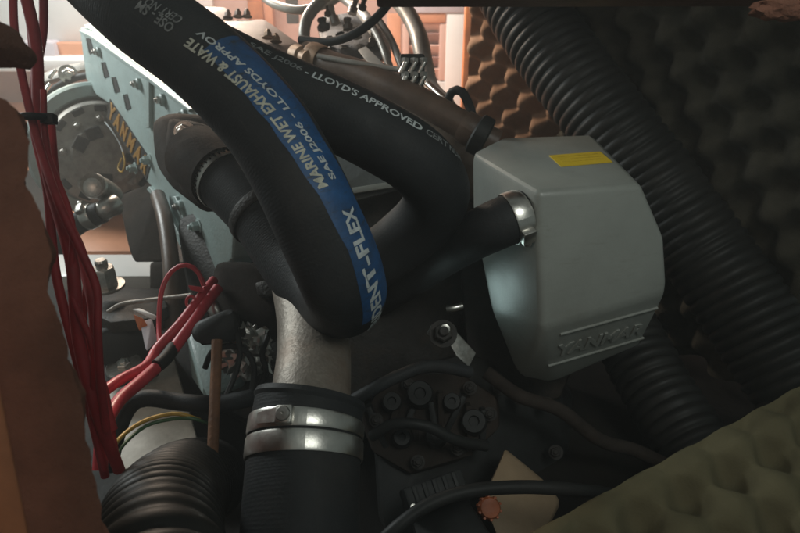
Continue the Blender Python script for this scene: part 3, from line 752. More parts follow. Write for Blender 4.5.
# coolant hose with bright clamp, elbow above it
t = thing('coolant_hose', P(82, 225, 0.98), 'short black coolant hose with bright clamp below the alternator', 'hose')
sw = Sweep([P(60, 245, 1.0), P(72, 228, 0.97), P(88, 218, 0.955), P(102, 212, 0.95)], 0.0165)
sw.mesh('rubber_hose', RUBBER, t, 24)
clamp(sw, sw.near(90, 217), 0.014, 0.0005, t, math.radians(-60))
sw = Sweep([P(98, 214, 0.955), P(108, 208, 0.95), P(116, 204, 0.96)], 0.0150); sw.mesh('spigot', ZINC, t, 24)
t = thing('thermostat_elbow', P(96, 190, 0.97), 'grey metal elbow stub on the lower rim of the alternator', 'elbow')
sw = Sweep([P(112, 196, 0.99), P(104, 190, 0.965), P(95, 186, 0.945), P(92, 185, 0.935)], 0.017); sw.mesh('elbow_pipe', ALU, t, 24)
lathe('elbow_cap', ZINC, t, P(93, 185.5, 0.937), P(92, 185, 0.93) - P(98, 188, 0.955), [(0.0, 0.004), (0.010, 0.003), (0.018, 0.0), (0.019, -0.006), (0.017, -0.012)], 24)

# ------------------------------------------------------------------ engine mount at lower left
mt = thing('engine_mount', P(120, 360, 0.84), 'dark steel engine mount bracket with a large nut on its stud', 'engine mount')
prism('bracket', DARKIRON, mt, [P(92, 300, 0.86), P(112, 286, 0.90), P(160, 288, 0.90), P(168, 306, 0.84), P(150, 318, 0.80), P(110, 322, 0.80), P(94, 314, 0.82)], Vector((0, 0, -0.018)), 0.003)
bolt('stud_nut', ZINC, mt, P(107, 287, 0.85), Vector((0, 0, 1)), 0.016, 0.026)
hull('rubber_block', BLACKP, mt, [P(95, 330, 0.80), P(150, 318, 0.84), P(158, 330, 0.84), P(156, 362, 0.84), P(92, 368, 0.80), P(96, 330, 0.95), P(150, 318, 0.98)], 0.008)
prism('base_plate', BLACKP, mt, [P(90, 352, 0.86), P(152, 342, 0.88), P(158, 368, 0.84), P(96, 386, 0.80)], Vector((0, 0, -0.014)), 0.003)
lathe('washer', ZINC, mt, P(124, 366, 0.815), Vector((0, -0.25, 1)), [(0.0, 0.002), (0.012, 0.002), (0.021, 0.002), (0.0225, 0.0), (0.0225, -0.003), (0.0, -0.003)], 28)
bolt('base_bolt', STEEL, mt, P(124, 365, 0.815), Vector((0, -0.25, 1)), 0.009, 0.006, False)
o = hull('stringer', BILGE, None, [onZ(96, 392, 0.055), onZ(172, 352, 0.055), onZ(204, 460, 0.055), onZ(120, 470, 0.055), onZ(96, 392, 0.0), onZ(172, 352, 0.0), onZ(204, 460, 0.0), onZ(120, 470, 0.0)], 0.004)
tag(o, 'pale painted stringer on the bilge floor under the red cables', 'stringer')
o, _ = cable('grey_strap', ALU, [(108, 312, 0.74), (122, 304, 0.74), (150, 300, 0.735), (192, 295, 0.72)], 0.0025, 'thin grey strap running across behind the thin red loop', 'strap', segs=8)
o = hull('spade_terminal', ORPLUG, None, [P(133, 314, 0.74), P(143, 318, 0.73), P(148, 326, 0.73), P(139, 331, 0.73), P(137, 318, 0.75), P(147, 328, 0.75)], 0.001); tag(o, 'small orange spade terminal by the engine mount', 'terminal')
o = hull('white_tab', WHITE, None, [P(132, 309, 0.73), P(140, 308, 0.73), P(158, 316, 0.72), P(154, 320, 0.72), P(134, 312, 0.735), P(156, 320, 0.73)], 0.0008); tag(o, 'small white plastic tab above the orange terminal', 'tab')
o = hull('pale_label', LILAC, None, [P(140, 322, 0.735), P(152, 318, 0.735), P(158, 340, 0.72), P(146, 352, 0.71), P(142, 326, 0.745), P(156, 344, 0.73)], 0.001); tag(o, 'pale pinkish tag hanging below the orange terminal', 'tag')

# ================================================================== hoses
def PR(px, py, d): return P(px, py, d)
RH = 0.0325
h1 = thing('exhaust_hose', P(340, 330, 0.50), 'thick black hose with blue stripe looping down in front, cream printed lettering', 'hose', 'exhaust hoses')
H1 = Sweep([PR(10, -110, 0.60), PR(78, -44, 0.535), PR(138, 11, 0.50), PR(203, 60, 0.485), PR(260, 118, 0.475), PR(292, 168, 0.47), PR(318, 222, 0.468), PR(339, 270, 0.478), PR(345, 296, 0.515), PR(329, 297, 0.57), PR(297, 266, 0.61), PR(262, 216, 0.64), PR(226, 180, 0.67), PR(200, 158, 0.70)], RH, 0.003)
# anchor the frame half way down the printed stretch
k = min(range(len(H1.p)), key=lambda i: (proj(H1.p[i]) - Vector((292, 168))).length if H1.s[i] < 0.5 else 1e9)
H1 = Sweep([PR(10, -110, 0.60), PR(78, -44, 0.535), PR(138, 11, 0.50), PR(203, 60, 0.485), PR(260, 118, 0.475), PR(292, 168, 0.47), PR(318, 222, 0.468), PR(339, 270, 0.478), PR(345, 296, 0.515), PR(329, 297, 0.57), PR(297, 266, 0.61), PR(262, 216, 0.64), PR(226, 180, 0.67), PR(200, 158, 0.70)], RH, 0.003, face=k)
H1.mesh('rubber_hose', RUBBER, h1, 56)
FR = H1.s[k] + 0.16
# which way round is "right-hand side of the hose as seen"?
uu = H1.s[k]
sgn = 1 if (proj(H1.at(uu, 0.6)) - proj(H1.at(uu, 0.0))).x > 0 else -1
D = math.radians
u = lambda x, y: H1.near(x, y, 0, FR)
f = lambda x, y: H1.find(x, y, FR)
left_edge = [f(*q) for q in ((203, 53), (226, 73), (251, 101), (289, 152), (319, 198), (347, 252), (358, 288), (364, 314))]
def edge_at(q):
    e = left_edge
    for a, b in zip(e, e[1:]):
        if q <= b[0] or b is e[-1]:
            return a[1] + (b[1] - a[1]) * (q - a[0]) / (b[0] - a[0])
H1.strip('blue_stripe', BLUE, left_edge[0][0], left_edge[-1][0] + 0.012, 0.0, sgn * D(60), 0.00025, h1, 110, 14, 0.05, edge_at)
def line(body, m, a, b, height, bold):
    (u0, a0), (u1, a1) = f(*a), f(*b)
    print_on(H1, 'lettering', body, m, h1, u0, u1, 0.0, height, 0.0006, -sgn, bold, twist=lambda q: a0 + (a1 - a0) * (q - u0) / (u1 - u0))
line('MARINE WET EXHAUST & WATE', CREAM, (325, 188), (187, 41), 0.0078, 0.03)
line('SAE J2006 - LLOYDS APPROV', PALE, (334, 180), (199, 34), 0.0070, 0.025)
line('OSE - SM', FADED, (174, 29), (137, 6), 0.0074, 0.025)
line('CERT NO', FADED, (182, 20), (147, 0), 0.0070, 0.02)
line('TRIDENT-FLEX', PALE, (375, 331), (349, 209), 0.0115, 0.035)
# worn clamp where its far end meets the manifold
e_u = H1.s[-1] - 0.052
b = H1.band('clamp_band', STEEL, e_u - 0.007, e_u + 0.007, 0.0006, h1)
for q in range(40):
    a = 2 * PI * q / 40
    c = H1.at(e_u, a, 0.0022); c2 = H1.at(e_u + 0.004, a, 0.0022); t2 = (c2 - c).normalized(); o2 = (c - H1.at(e_u, a, -0.02)).normalized()
    box('band_slot', DARKHOLE, b, c, t2 * 0.0035, t2.cross(o2) * 0.0009, o2 * 0.0006, 0)
e2_u = H1.near(262, 216, FR + 0.03); H1.band('clamp_band', DARKIRON, e2_u - 0.006, e2_u + 0.006, 0.0006, h1)
H1b = Sweep([PR(222, 178, 0.668), PR(208, 166, 0.685), PR(196, 156, 0.705)], 0.0348, 0.004); H1b.mesh('hose_cuff', MANI, h1, 40)

h2 = thing('exhaust_hose', P(440, 230, 0.60), 'second black hose arching right behind the striped one, print along its top', 'hose', 'exhaust hoses')
C2 = [PR(100, -20, 0.66), PR(170, 32, 0.60), PR(228, 66, 0.578), PR(283, 92, 0.575), PR(330, 112, 0.575), PR(381, 138, 0.578), PR(418, 162, 0.59), PR(436, 189, 0.62), PR(428, 216, 0.66), PR(398, 244, 0.70), PR(360, 272, 0.73), PR(330, 300, 0.76)]
H2 = Sweep(C2, RH, 0.003)
k2 = min(range(len(H2.p)), key=lambda i: (proj(H2.p[i]) - Vector((330, 112))).length)
H2 = Sweep(C2, RH, 0.003, face=k2)
H2.mesh('rubber_hose', RUBBER, h2, 56)
sg2 = 1 if (proj(H2.at(H2.s[k2], 0.6)) - proj(H2.at(H2.s[k2], 0.0))).y < 0 else -1
u2 = lambda x, y: H2.near(x, y, 0, H2.s[k2] + 0.13)
def line2(body, m, a, b, height, bold):
    (u0, a0), (u1, a1) = H2.find(*a, H2.s[k2] + 0.13), H2.find(*b, H2.s[k2] + 0.13)
    print_on(H2, 'lettering', body, m, h2, u0, u1, 0.0, height, 0.0006, sg2, bold, twist=lambda q: a0 + (a1 - a0) * (q - u0) / (u1 - u0))
line2('SAE J2006', FADED, (250, 46), (302, 69), 0.0080, 0.02)
line2("- LLOYD'S APPROVED", PALE, (306, 71), (424, 129), 0.0080, 0.025)
line2('CERT NUM', FADED, (428, 132), (460, 160), 0.0075, 0.02)

# grey housing ---------------------------------------------------------------------------------------------------
gh = thing('intake_housing', P(560, 380, 0.70), 'grey cast intake housing with yellow sticker on top and raised maker lettering', 'housing')
Af, Bf, Ef = P(537, 191, 0.600), P(641, 184, 0.628), P(541, 330, 0.640)
fp, fn = plane3(Af, Bf, Ef)
if fn.dot(CAM - fp) < 0: fn = -fn
Fp = lambda x, y: onplane(x, y, fp, fn)
Cf, Df = Fp(665, 240), Fp(668, 292)
lp, ln = plane3(Df, Ef, P(552, 384, 0.735))
if ln.dot(CAM - lp) < 0: ln = -ln
Lp = lambda x, y: onplane(x, y, lp, ln)
D2, E2 = Lp(640, 346), P(552, 384, 0.735)
tp, tn = plane3(Af, Bf, P(472, 152, 0.71))
if tn.z < 0: tn = -tn
Tp = lambda x, y: onplane(x, y, tp, tn)
L1 = P(472, 152, 0.71)
T1, T2 = Tp(502, 137), Tp(592, 134)
sp, sn = plane3(Af, Ef, L1)
Sp = lambda x, y: onplane(x, y, sp, sn)
L2, L3 = Sp(473, 215), Sp(492, 312)
L4 = P(518, 377, 0.735)
drop = Vector((0, 0.05, -0.15))
shell = hull('shell', GREY, gh, [Af, Bf, Cf, Df, Ef, D2, E2, L1, T1, T2, L2, L3, L4,
     L1 + Vector((0.03, 0.06, -0.12)), T2 + Vector((0.0, 0.02, -0.14)), D2 + Vector((-0.01, 0.08, 0.01)), L4 + Vector((0.03, 0.06, 0.02))], 0.0065, 3)
# sticker, ridges and raised lettering
def onshell(pl, pts, name, m, up, parent): 
    return prism(name, m, parent, [pl(x, y) + up for x, y in pts], -up.normalized() * 0.0012, 0)
stk = onshell(Tp, [(549, 156), (600, 152), (612.5, 162.5), (561, 167)], 'sticker', YELLOW, tn * 0.0008, gh)
for k in range(3):
    f0, f1 = (k + 0.6) / 4.2, (k + 0.85) / 4.2
    def B4(s, t):
        a = Vector((549, 156)).lerp(Vector((600, 152)), s); b = Vector((561, 167)).lerp(Vector((612.5, 162.5)), s); q = a.lerp(b, t)
        return (q.x, q.y)
    onshell(Tp, [B4(.1, f0), B4(.9, f0), B4(.9, f1), B4(.1, f1)], 'sticker_line', STKPRINT, tn * 0.0011, stk)
for (a, b) in (((560, 334), (657, 307.5)), ((548, 365.5), (643, 337.5))):
    sw = Sweep([Lp(*a) + ln * 0.0005, (Lp(*a) + Lp(*b)) / 2 + ln * 0.0005, Lp(*b) + ln * 0.0005], 0.0017, 0.01); sw.mesh('ridge', GREY, gh, 12)
letters_on_quad('lettering', 'YANMAR', GREY, gh, Lp(554, 356.5), Lp(641, 333), Lp(558.5, 345), ln, 0.0017, 0.03)

# hose into the housing
h3 = thing('intake_hose', P(430, 290, 0.72), 'black rubber hose clamped into the side of the grey housing', 'hose')
H3 = Sweep([PR(372, 300, 0.84), PR(402, 282, 0.79), PR(438, 258, 0.735), PR(468, 239, 0.672), PR(494, 226, 0.636), PR(511, 219, 0.632), PR(526, 214, 0.638), PR(542, 209, 0.652)], 0.0250, 0.003, face=40)
H3.mesh('rubber_hose', RUBBER, h3, 40)
uc = H3.near(514, 218)
b = H3.band('clamp_band', STEEL, uc - 0.0060, uc + 0.0060, 0.0006, h3)
ang = min([i * PI / 18 for i in range(36)], key=lambda a: (proj(H3.at(uc, a)) - Vector((520, 234))).length + 30 * ((H3.at(uc, a) - CAM).length > (H3.at(uc, a + PI) - CAM).length))
c = H3.at(uc, ang, 0.003); o2 = (c - H3.at(uc, ang, -0.02)).normalized(); t2 = (H3.at(uc + .003, ang) - H3.at(uc - .003, ang)).normalized(); s2 = o2.cross(t2)
box('screw_housing', STEEL, b, c, t2 * 0.0068, s2 * 0.0075, o2 * 0.0042, 0.001)
for q in range(14):
    a = ang + (0.55 + q * 0.09); cc = H3.at(uc, a, 0.0022); oo = (cc - H3.at(uc, a, -0.02)).normalized(); box('band_slot', DARKHOLE, b, cc, t2 * 0.0032, t2.cross(oo) * 0.0007, oo * 0.0004, 0)
lathe('clamp_screw', ZINC, b, c - s2 * 0.006, -s2, [(0.0002, 0), (0.004, 0), (0.0044, 0.001), (0.0044, 0.005), (0.003, 0.006), (0.001, 0.006), (0.0002, 0.005)], 14)

# steel exhaust elbow with its rubber coupling
el = thing('exhaust_elbow', P(312, 400, 0.54), 'bare metal exhaust elbow below the loop of the striped hose', 'elbow')
sw = Sweep([PR(296, 250, 0.68), PR(304, 284, 0.63), PR(311, 315, 0.59), PR(314, 350, 0.555), PR(312, 385, 0.518), PR(308, 420, 0.495)], 0.0315, 0.004); sw.mesh('elbow_pipe', ELBOW, el, 40)
cp = thing('rubber_coupling', P(305, 540, 0.42), 'wide black rubber coupling with two stainless clamps at bottom centre', 'coupling')
CPW = Sweep([PR(310, 402, 0.500), PR(309, 408, 0.498), PR(306, 430, 0.49), PR(303, 475, 0.475), PR(301, 520, 0.46), PR(299, 600, 0.44)], 0.0425, 0.004, face=8)
CPW.mesh('rubber_sleeve', RUBBER, cp, 56)
lathe('sleeve_lip', RUBBER, cp, CPW.p[0], CPW.T[0] * -1, [(0.0425, -0.003), (0.0440, 0.0), (0.0425, 0.004), (0.033, 0.004), (0.031, -0.004)], 48)
ua, ub = CPW.near(304, 429), CPW.near(304, 450)
for uq, wid, sc in ((ua, 0.0125, True), (ub, 0.0150, False)):
    bnd = CPW.band('clamp_band', STEEL, uq - wid / 2, uq + wid / 2, 0.0006, cp, segs=60)
    if sc:
        ang = min([i * PI / 36 for i in range(72)], key=lambda a: (proj(CPW.at(uq, a)) - Vector((285, 426))).length + 60 * ((CPW.at(uq, a) - CAM).length > (CPW.at(uq, a + PI) - CAM).length))
        c = CPW.at(uq, ang, 0.0035); o2 = (c - CPW.at(uq, ang, -0.02)).normalized(); t2 = (CPW.at(uq + .003, ang) - CPW.at(uq - .003, ang)).normalized(); s2 = o2.cross(t2)
        if s2.dot(RGT) > 0: s2 = -s2
        prism('strap_tail', STEEL, bnd, [c + s2 * 0.004 + t2 * 0.005, c + s2 * 0.004 - t2 * 0.006, c + s2 * 0.024 - t2 * 0.004 - o2 * 0.008, c + s2 * 0.024 + t2 * 0.004 - o2 * 0.008], o2 * 0.0008, 0)
        box('screw_housing', STEEL, bnd, c, t2 * 0.0066, s2 * 0.0062, o2 * 0.0034, 0.0015)
        lathe('clamp_screw', ZINC, bnd, c + o2 * 0.003, o2, [(0.0055, -0.003), (0.0055, 0.001), (0.0048, 0.002), (0.003, 0.0022), (0.0012, 0.0022), (0.0010, 0.0006), (0.0, 0.0006)], 18)

# ------------------------------------------------------------------ corrugated ducts
def corr(pitch, amp, seed=0.0):
    def f(s):
        s = s + 0.22 * pitch * noise.noise(Vector((s * 9, seed, 0)))
        t = (s / pitch) % 1.0
        return 0.0012 * noise.noise(Vector((s * 14, seed, 3))) + amp * (0.8 + 0.45 * noise.noise(Vector((s * 25, seed, 7)))) * (abs(math.cos(PI * t)) ** 0.7 * 2 - 1)
    return f
def duct(name, pts, r, pitch, amp, label, group='corrugated ducts', segs=44):
    sw = Sweep([P(*p) for p in pts], r, pitch / 8, rfun=corr(pitch, amp, pts[0][0] * 0.013))
    o = sw.mesh(name, DUCT, None, segs); tag(o, label, 'duct', group); return sw
duct('corrugated_duct', [(492, -60, 1.02), (520, 0, 0.98), (560, 60, 0.945), (610, 125, 0.91), (658, 188, 0.89), (712, 262, 0.86), (766, 340, 0.82), (820, 420, 0.78)], 0.056, 0.0145, 0.0028, 'long black corrugated duct slanting down behind the grey housing')
duct('corrugated_duct', [(600, 280, 0.93), (630, 340, 0.87), (660, 395, 0.82), (695, 450, 0.77), (730, 510, 0.73)], 0.044, 0.0145, 0.0028, 'black corrugated duct low in the dark, under the grey housing')
duct('corrugated_duct', [(206, 480, 0.66), (188, 487, 0.58), (170, 502, 0.50), (161, 526, 0.44), (158, 562, 0.39), (158, 612, 0.36)], 0.040, 0.0115, 0.0024, 'fat black corrugated duct at bottom left beside the foam slab')

# ------------------------------------------------------------------ cables
g = 'red battery cables'
red = [
 ([(22, -30, 0.50), (32, 40, 0.49), (40, 110, 0.48), (52, 180, 0.47), (68, 260, 0.46), (82, 340, 0.46), (96, 410, 0.47), (116, 470, 0.50)], 0.0045, RED, 'thickest dark red cable in the bundle beside the left foam slab'),
 ([(40, -30, 0.52), (42, 30, 0.51), (38, 80, 0.50), (36, 130, 0.49), (44, 190, 0.485), (58, 270, 0.475), (74, 350, 0.475), (90, 420, 0.48), (108, 476, 0.51)], 0.0034, RED, 'dark red cable nearest the foam slab, curving in at the top'),
 ([(12, -30, 0.47), (18, 30, 0.47), (24, 90, 0.465), (36, 145, 0.455), (62, 205, 0.445), (86, 256, 0.44), (96, 290, 0.44), (94, 330, 0.445), (100, 380, 0.45), (110, 430, 0.47)], 0.0029, RED, 'thin dark red cable crossing over the front of the bundle'),
 ([(50, 120, 0.52), (60, 190, 0.51), (76, 250, 0.50), (92, 310, 0.49), (100, 370, 0.49), (112, 430, 0.50)], 0.0038, RED, 'dark red cable on the engine side of the bundle'),
 ([(218, 288, 0.70), (204, 306, 0.68), (186, 332, 0.655), (166, 358, 0.63), (140, 382, 0.60), (118, 402, 0.57), (104, 430, 0.53), (100, 470, 0.52)], 0.0060, REDB, 'bright red cable from the starter to the left bundle, lower one of two'),
 ([(214, 280, 0.71), (200, 298, 0.685), (180, 324, 0.66), (158, 348, 0.64), (146, 366, 0.62), (120, 380, 0.60), (98, 396, 0.57)], 0.0052, REDB, 'bright red cable from the starter to the left bundle, upper one of two'),
 ([(204, 286, 0.69), (198, 272, 0.69), (186, 265, 0.69), (172, 271, 0.69), (162, 290, 0.685), (159, 320, 0.68), (160, 345, 0.66), (164, 362, 0.635)], 0.0026, REDB, 'thin bright red wire arching up in a loop beside the engine'),
]
red += [
 ([(30, -30, 0.54), (26, 20, 0.53), (34, 70, 0.525), (50, 130, 0.52), (58, 200, 0.51), (84, 262, 0.50), (88, 330, 0.50), (104, 390, 0.50), (112, 450, 0.51)], 0.0026, RED, 'slim dark red wire weaving through the back of the bundle'),
 ([(46, 90, 0.47), (44, 150, 0.462), (72, 222, 0.455), (74, 290, 0.452), (90, 350, 0.456), (92, 420, 0.47), (108, 470, 0.49)], 0.0022, RED, 'slim dark red wire twisting over the middle of the bundle'),
]
for k, (pts, r, m, lab) in enumerate(red):
    if m is RED: red[k] = ([(x + 3.5 * math.sin(y * 0.031 + k * 1.9), y, d + 0.004 * math.sin(y * 0.045 + k)) for x, y, d in pts], r, m, lab)
for pts, r, m, lab in red: cable('battery_cable', m, pts, r, lab, 'cable', g, segs=16)
o, _ = cable('heat_shrink_sleeve', BLACKP, [(174, 347, 0.642), (166, 358, 0.628), (157, 366, 0.617)], 0.0068, 'black sleeve round the bright red cables', 'sleeve')
t = thing('cable_lug', P(196, 290, 0.69), 'red crimp lug where the bright cables meet the starter', 'lug')
hull('crimp', REDB, t, [P(188, 285, 0.68), P(203, 287, 0.68), P(203, 293, 0.68), P(190, 290, 0.68), P(190, 287, 0.69), P(202, 290, 0.69)], 0.0008)
sw = Sweep([P(191 + 4.5 * math.cos(a), 302 + 6 * math.sin(a), 0.675) for a in [2 * PI * i / 12 for i in range(12)]], 0.0016); sw.mesh('ring', REDB, t, 8)
# tie round the left bundle
t = thing('cable_tie', P(40, 119, 0.46), 'black cable tie round the dark red bundle by the foam slab', 'cable tie')
sw = Sweep([P(16, 117, 0.455), P(28, 116, 0.450), P(44, 117, 0.462), P(50, 118, 0.475)], 0.0028); sw.mesh('strap', BLACKP, t, 10)
box('head', BLACKP, t, P(49, 119, 0.465), RGT * 0.0048, UPV * 0.0036, FWD * 0.004, 0.0008)
# dark hose and coloured wires across the stringer
o, _ = cable('heater_hose', RUBBER, [(108, 470, 0.60), (116, 436, 0.62), (128, 408, 0.63), (146, 398, 0.63), (180, 402, 0.63), (214, 404, 0.62), (250, 398, 0.62), (285, 390, 0.64)], 0.0085, 'dull dark hose crossing the pale stringer to the elbow', 'hose')
o, _ = cable('thin_wire', YWIRE, [(112, 450, 0.55), (122, 436, 0.58), (142, 422, 0.60), (164, 415, 0.61), (180, 414, 0.61), (200, 420, 0.62)], 0.0020, 'yellow wire curving over the pale stringer', 'wire', 'thin coloured wires', segs=8)
o, _ = cable('thin_wire', GWIRE, [(116, 455, 0.55), (128, 440, 0.58), (146, 426, 0.60), (166, 420, 0.61), (190, 418, 0.61), (210, 424, 0.62)], 0.0017, 'dark green wire curving over the pale stringer', 'wire', 'thin coloured wires', segs=8)
o, _ = cable('rusty_rod', RUST, [(217, 340, 0.61), (216, 372, 0.60), (214, 420, 0.58), (212, 470, 0.56)], 0.0050, 'thin rust brown upright rod left of the elbow', 'rod')
# crumpled foil-wrapped sensor leads beside the rod
bm = bmesh.new()
c0 = P(246, 352, 0.66)
bmesh.ops.create_icosphere(bm, subdivisions=4, radius=1.0)
for v in bm.verts:
    d = v.co.normalized(); k = 1 + 0.6 * abs(noise.noise(d * 3.1)) - 0.5 * abs(noise.noise(d * 6.3 + Vector((2, 2, 2))))
    v.co = c0 + RGT * d.x * 0.026 * k + UPV * d.z * 0.026 * k + FWD * d.y * 0.014 * k
o = from_bm(bm, 'foil_wrap', STEEL, None, True, 20); tag(o, 'crumpled shiny foil wrap between the rusty rod and the elbow', 'foil')
for i, (pts, lab) in enumerate([
  ([(205, 368, 0.66), (212, 352, 0.655), (228, 346, 0.65), (244, 350, 0.635), (254, 366, 0.63), (252, 392, 0.62)], 'black lead arching over the foil wrap beside the rusty rod'),
  ([(236, 330, 0.645), (240, 350, 0.635), (236, 372, 0.63), (226, 396, 0.62)], 'black lead hanging down in front of the foil wrap'),
  ([(268, 336, 0.645), (262, 354, 0.635), (266, 372, 0.63), (256, 392, 0.625)], 'black lead between the foil wrap and the metal elbow')]):
    cable('sensor_lead', BLACKP, pts, 0.0030, lab, 'lead', 'black leads by the foil', segs=10)

# brown pipe above the second hose
bp = thing('coolant_pipe', P(400, 100, 0.8), 'brown coolant pipe sloping down to the back of the grey housing', 'pipe')
sw = Sweep([PR(306, 54, 0.90), PR(330, 64, 0.875), PR(362, 74, 0.85), PR(402, 92, 0.82), PR(442, 113, 0.80), PR(474, 132, 0.79), PR(496, 144, 0.79)], 0.0175, 0.006); sw.mesh('pipe', COPPER, bp, 28)
for (x, y, wd) in ((316, 59, .012), (470, 130, .010)):
    uq = sw.near(x, y); sw.band('collar', BRASS if x < 400 else COPPER, uq - wd, uq + wd, 0.0015, bp)
uq = sw.near(480, 136); sw.band('end_collar', BLACKP, uq - 0.006, uq + 0.010, 0.003, bp, thick=0.003)
o, _ = cable('throttle_rod', TUBEG, [(318, 56, 0.86), (350, 62, 0.84), (380, 67, 0.83), (402, 70, 0.82)], 0.0035, 'thin pale rod leading to the cluster of studs', 'rod')
# injector union block with six bright studs
ib = thing('union_block', P(412, 80, 0.83), 'small black block with six bright studs above the brown pipe', 'union block')
box('block', BLACKP, ib, P(412, 72, 0.835), RGT * 0.016, UPV * 0.020, FWD * 0.014, 0.003)
for i in range(3):
    for j in range(2):
        a = P(402 + i * 9.2, 70 + j * 14, 0.812); b = a + RGT * 0.006 + UPV * 0.010 - FWD * 0.004
        lathe('stud', STEEL, ib, a - (b - a) * .3, b - a, [(0.0, 0), (0.0032, 0), (0.0032, 0.013), (0.0024, 0.015), (0.0, 0.015)], 12)
        lathe('union_nut', ZINC, ib, P(405 + i * 9.2, 61 + j * 14, 0.814), UPV, [(0.0, -.003), (0.0055, -.003), (0.0055, 0.003), (0.0, 0.004)], 6, 20)
# bundle of grey tubes (steering / control hoses) behind
g = 'curved tubes behind the union block'
for pts, r, m, lab in [
 ([(322, 62, 1.1), (306, 44, 1.1), (306, 22, 1.1), (318, 4, 1.1), (340, -16, 1.1)], 0.010, TUBEG, 'pale grey tube bending up at the left of the dark loop'),
 ([(384, -14, 1.15), (404, 8, 1.12), (418, 34, 1.08), (424, 62, 1.04), (430, 88, 1.0), (446, 106, 0.95)], 0.0145, TUBEG, 'thick pale grey tube curving down past the union block'),
 ([(368, 20, 1.05), (380, 40, 1.02), (388, 62, 1.0), (394, 80, 0.98)], 0.0060, TUBEG, 'slim grey tube just left of the union block'),
 ([(376, 16, 1.06), (390, 38, 1.03), (400, 62, 1.0), (408, 84, 0.98)], 0.0060, TUBEG, 'slim grey tube just behind the union block'),
 ([(336, -8, 1.2), (352, 4, 1.18), (366, 18, 1.14), (376, 34, 1.1)], 0.010, TUBEG, 'short grey tube slanting down inside the dark loop'),
 ([(300, 40, 0.94), (330, 42, 0.92), (358, 32, 0.90), (380, 14, 0.90), (398, -10, 0.90)], 0.0062, RUBBER, 'dark cable swinging across in front of the grey tubes'),
 ([(258, -8, 1.25), (276, 5, 1.22), (300, 10, 1.2), (326, 4, 1.2), (346, -8, 1.2)], 0.0085, TUBEG, 'pale grey tube sagging from the top edge over the salmon panel'),
 ([(445, 108, 0.86), (452, 92, 0.85), (462, 92, 0.84), (470, 108, 0.83), (474, 124, 0.82)], 0.0060, RUBBER, 'small dark hose loop beside the foam wall'),
 ([(428, 84, 0.90), (446, 100, 0.87), (466, 116, 0.84), (486, 126, 0.82)], 0.0048, STEEL, 'bright steel line running down to the grey housing'),
]: cable('curved_tube', m, pts, r, lab, 'tube', g, segs=16)
# injection pump clutter inside the loop
ip = thing('injection_pump', P(340, 40, 1.15), 'cluttered dark injection pump with small fittings inside the dark loop', 'pump')
hull('body', DARKIRON, ip, [P(320, 16, 1.22), P(366, 10, 1.22), P(318, 34, 1.16), P(376, 30, 1.14), P(392, 60, 1.06), P(330, 62, 1.06), P(320, 34, 1.3), P(390, 34, 1.3), P(390, 62, 1.2)], 0.006)
for i, (x, y, r_, h_) in enumerate(((324, 26, 8, 10), (336, 20, 6, 16), (348, 26, 7, 10), (358, 34, 6, 9), (342, 36, 8, 6), (330, 40, 6, 6), (370, 44, 7, 8), (352, 10, 6, 14), (362, 6, 5, 10), (380, 56, 6, 6), (328, 12, 5, 8), (344, 50, 7, 5))):
    rr = r_ / 640 * 1.1
    lathe('fitting', (DARKIRON, TUBEG, BROWNIRON, ZINC)[i % 4], ip, P(x, y + 4, 1.10), UPV + RGT * random.uniform(-.4, .4), [(0, 0), (rr * .8, 0), (rr * .8, h_ * .0008), (rr * .5, h_ * .0009), (rr * .5, h_ * .0015), (rr * .6, h_ * .0016), (rr * .6, h_ * .0020), (0, h_ * .0021)], (6, 16)[i % 2], 25)
prism('bracket_plate', TUBEG, ip, [P(358, 50, 1.0), P(366, 46, 1.0), P(380, 60, 0.98), P(388, 70, 0.96), P(372, 68, 0.97)], FWD * 0.004, 0.0008)
prism('base_flange', PINKBOX, ip, [P(322, 56, 1.02), P(380, 60, 1.0), P(408, 78, 0.96), P(400, 86, 0.96), P(330, 66, 1.0)], FWD * 0.01, 0.002)

# ------------------------------------------------------------------ dark corner under the housing
lb = thing('lever_bracket', P(455, 350, 0.68), 'worn metal lever bracket with bolt below the intake hose', 'bracket')
prism('plate', ZINC, lb, [P(427, 334, 0.66), P(432, 325, 0.66), P(448, 321, 0.665), P(455, 330, 0.665), P(476, 353, 0.67), P(469, 367, 0.665), P(456, 356, 0.66), P(448, 342, 0.655), P(434, 340, 0.655)], FWD * 0.006, 0.0008)
bolt('pivot_bolt', DARKIRON, lb, P(443, 334, 0.655), -FWD + UPV * 0.3, 0.010, 0.010)
lathe('pivot_pin', STEEL, lb, P(445, 329, 0.645), -FWD, [(0, 0), (0.005, 0), (0.005, 0.002), (0, 0.003)], 14)
sw = Sweep([P(447, 309, 0.68), P(454, 308, 0.678), P(462, 306, 0.68)], 0.004); sw.mesh('clip', STEEL, lb, 10)
o, _ = cable('control_cable', RUBBER, [(350, 402, 0.62), (368, 392, 0.61), (396, 377, 0.61), (430, 366, 0.62), (470, 372, 0.64)], 0.0062, 'black cable arching over the pump cover to the lever bracket', 'cable')
o, _ = cable('power_cable', BLACKP, [(372, 552, 0.52), (396, 528, 0.52), (430, 504, 0.53), (470, 491, 0.54), (520, 487, 0.55), (565, 489, 0.56), (610, 494, 0.58), (650, 500, 0.6)], 0.0058, 'glossy black cable curving across the bottom to the olive foam', 'cable')
for pts, r, lab in [
  ([(486, 372, 0.74), (520, 396, 0.73), (560, 410, 0.735), (600, 440, 0.74), (640, 452, 0.75), (690, 480, 0.73), (730, 520, 0.70)], 0.008, 'dull black hose sagging in the dark under the grey housing'),
]:
    cable('drain_hose', MANI, pts, r, lab, 'hose', segs=14)
cn = thing('cable_connector', P(436, 500, 0.6), 'grey black plug connector with ridged body in the bottom centre', 'connector')
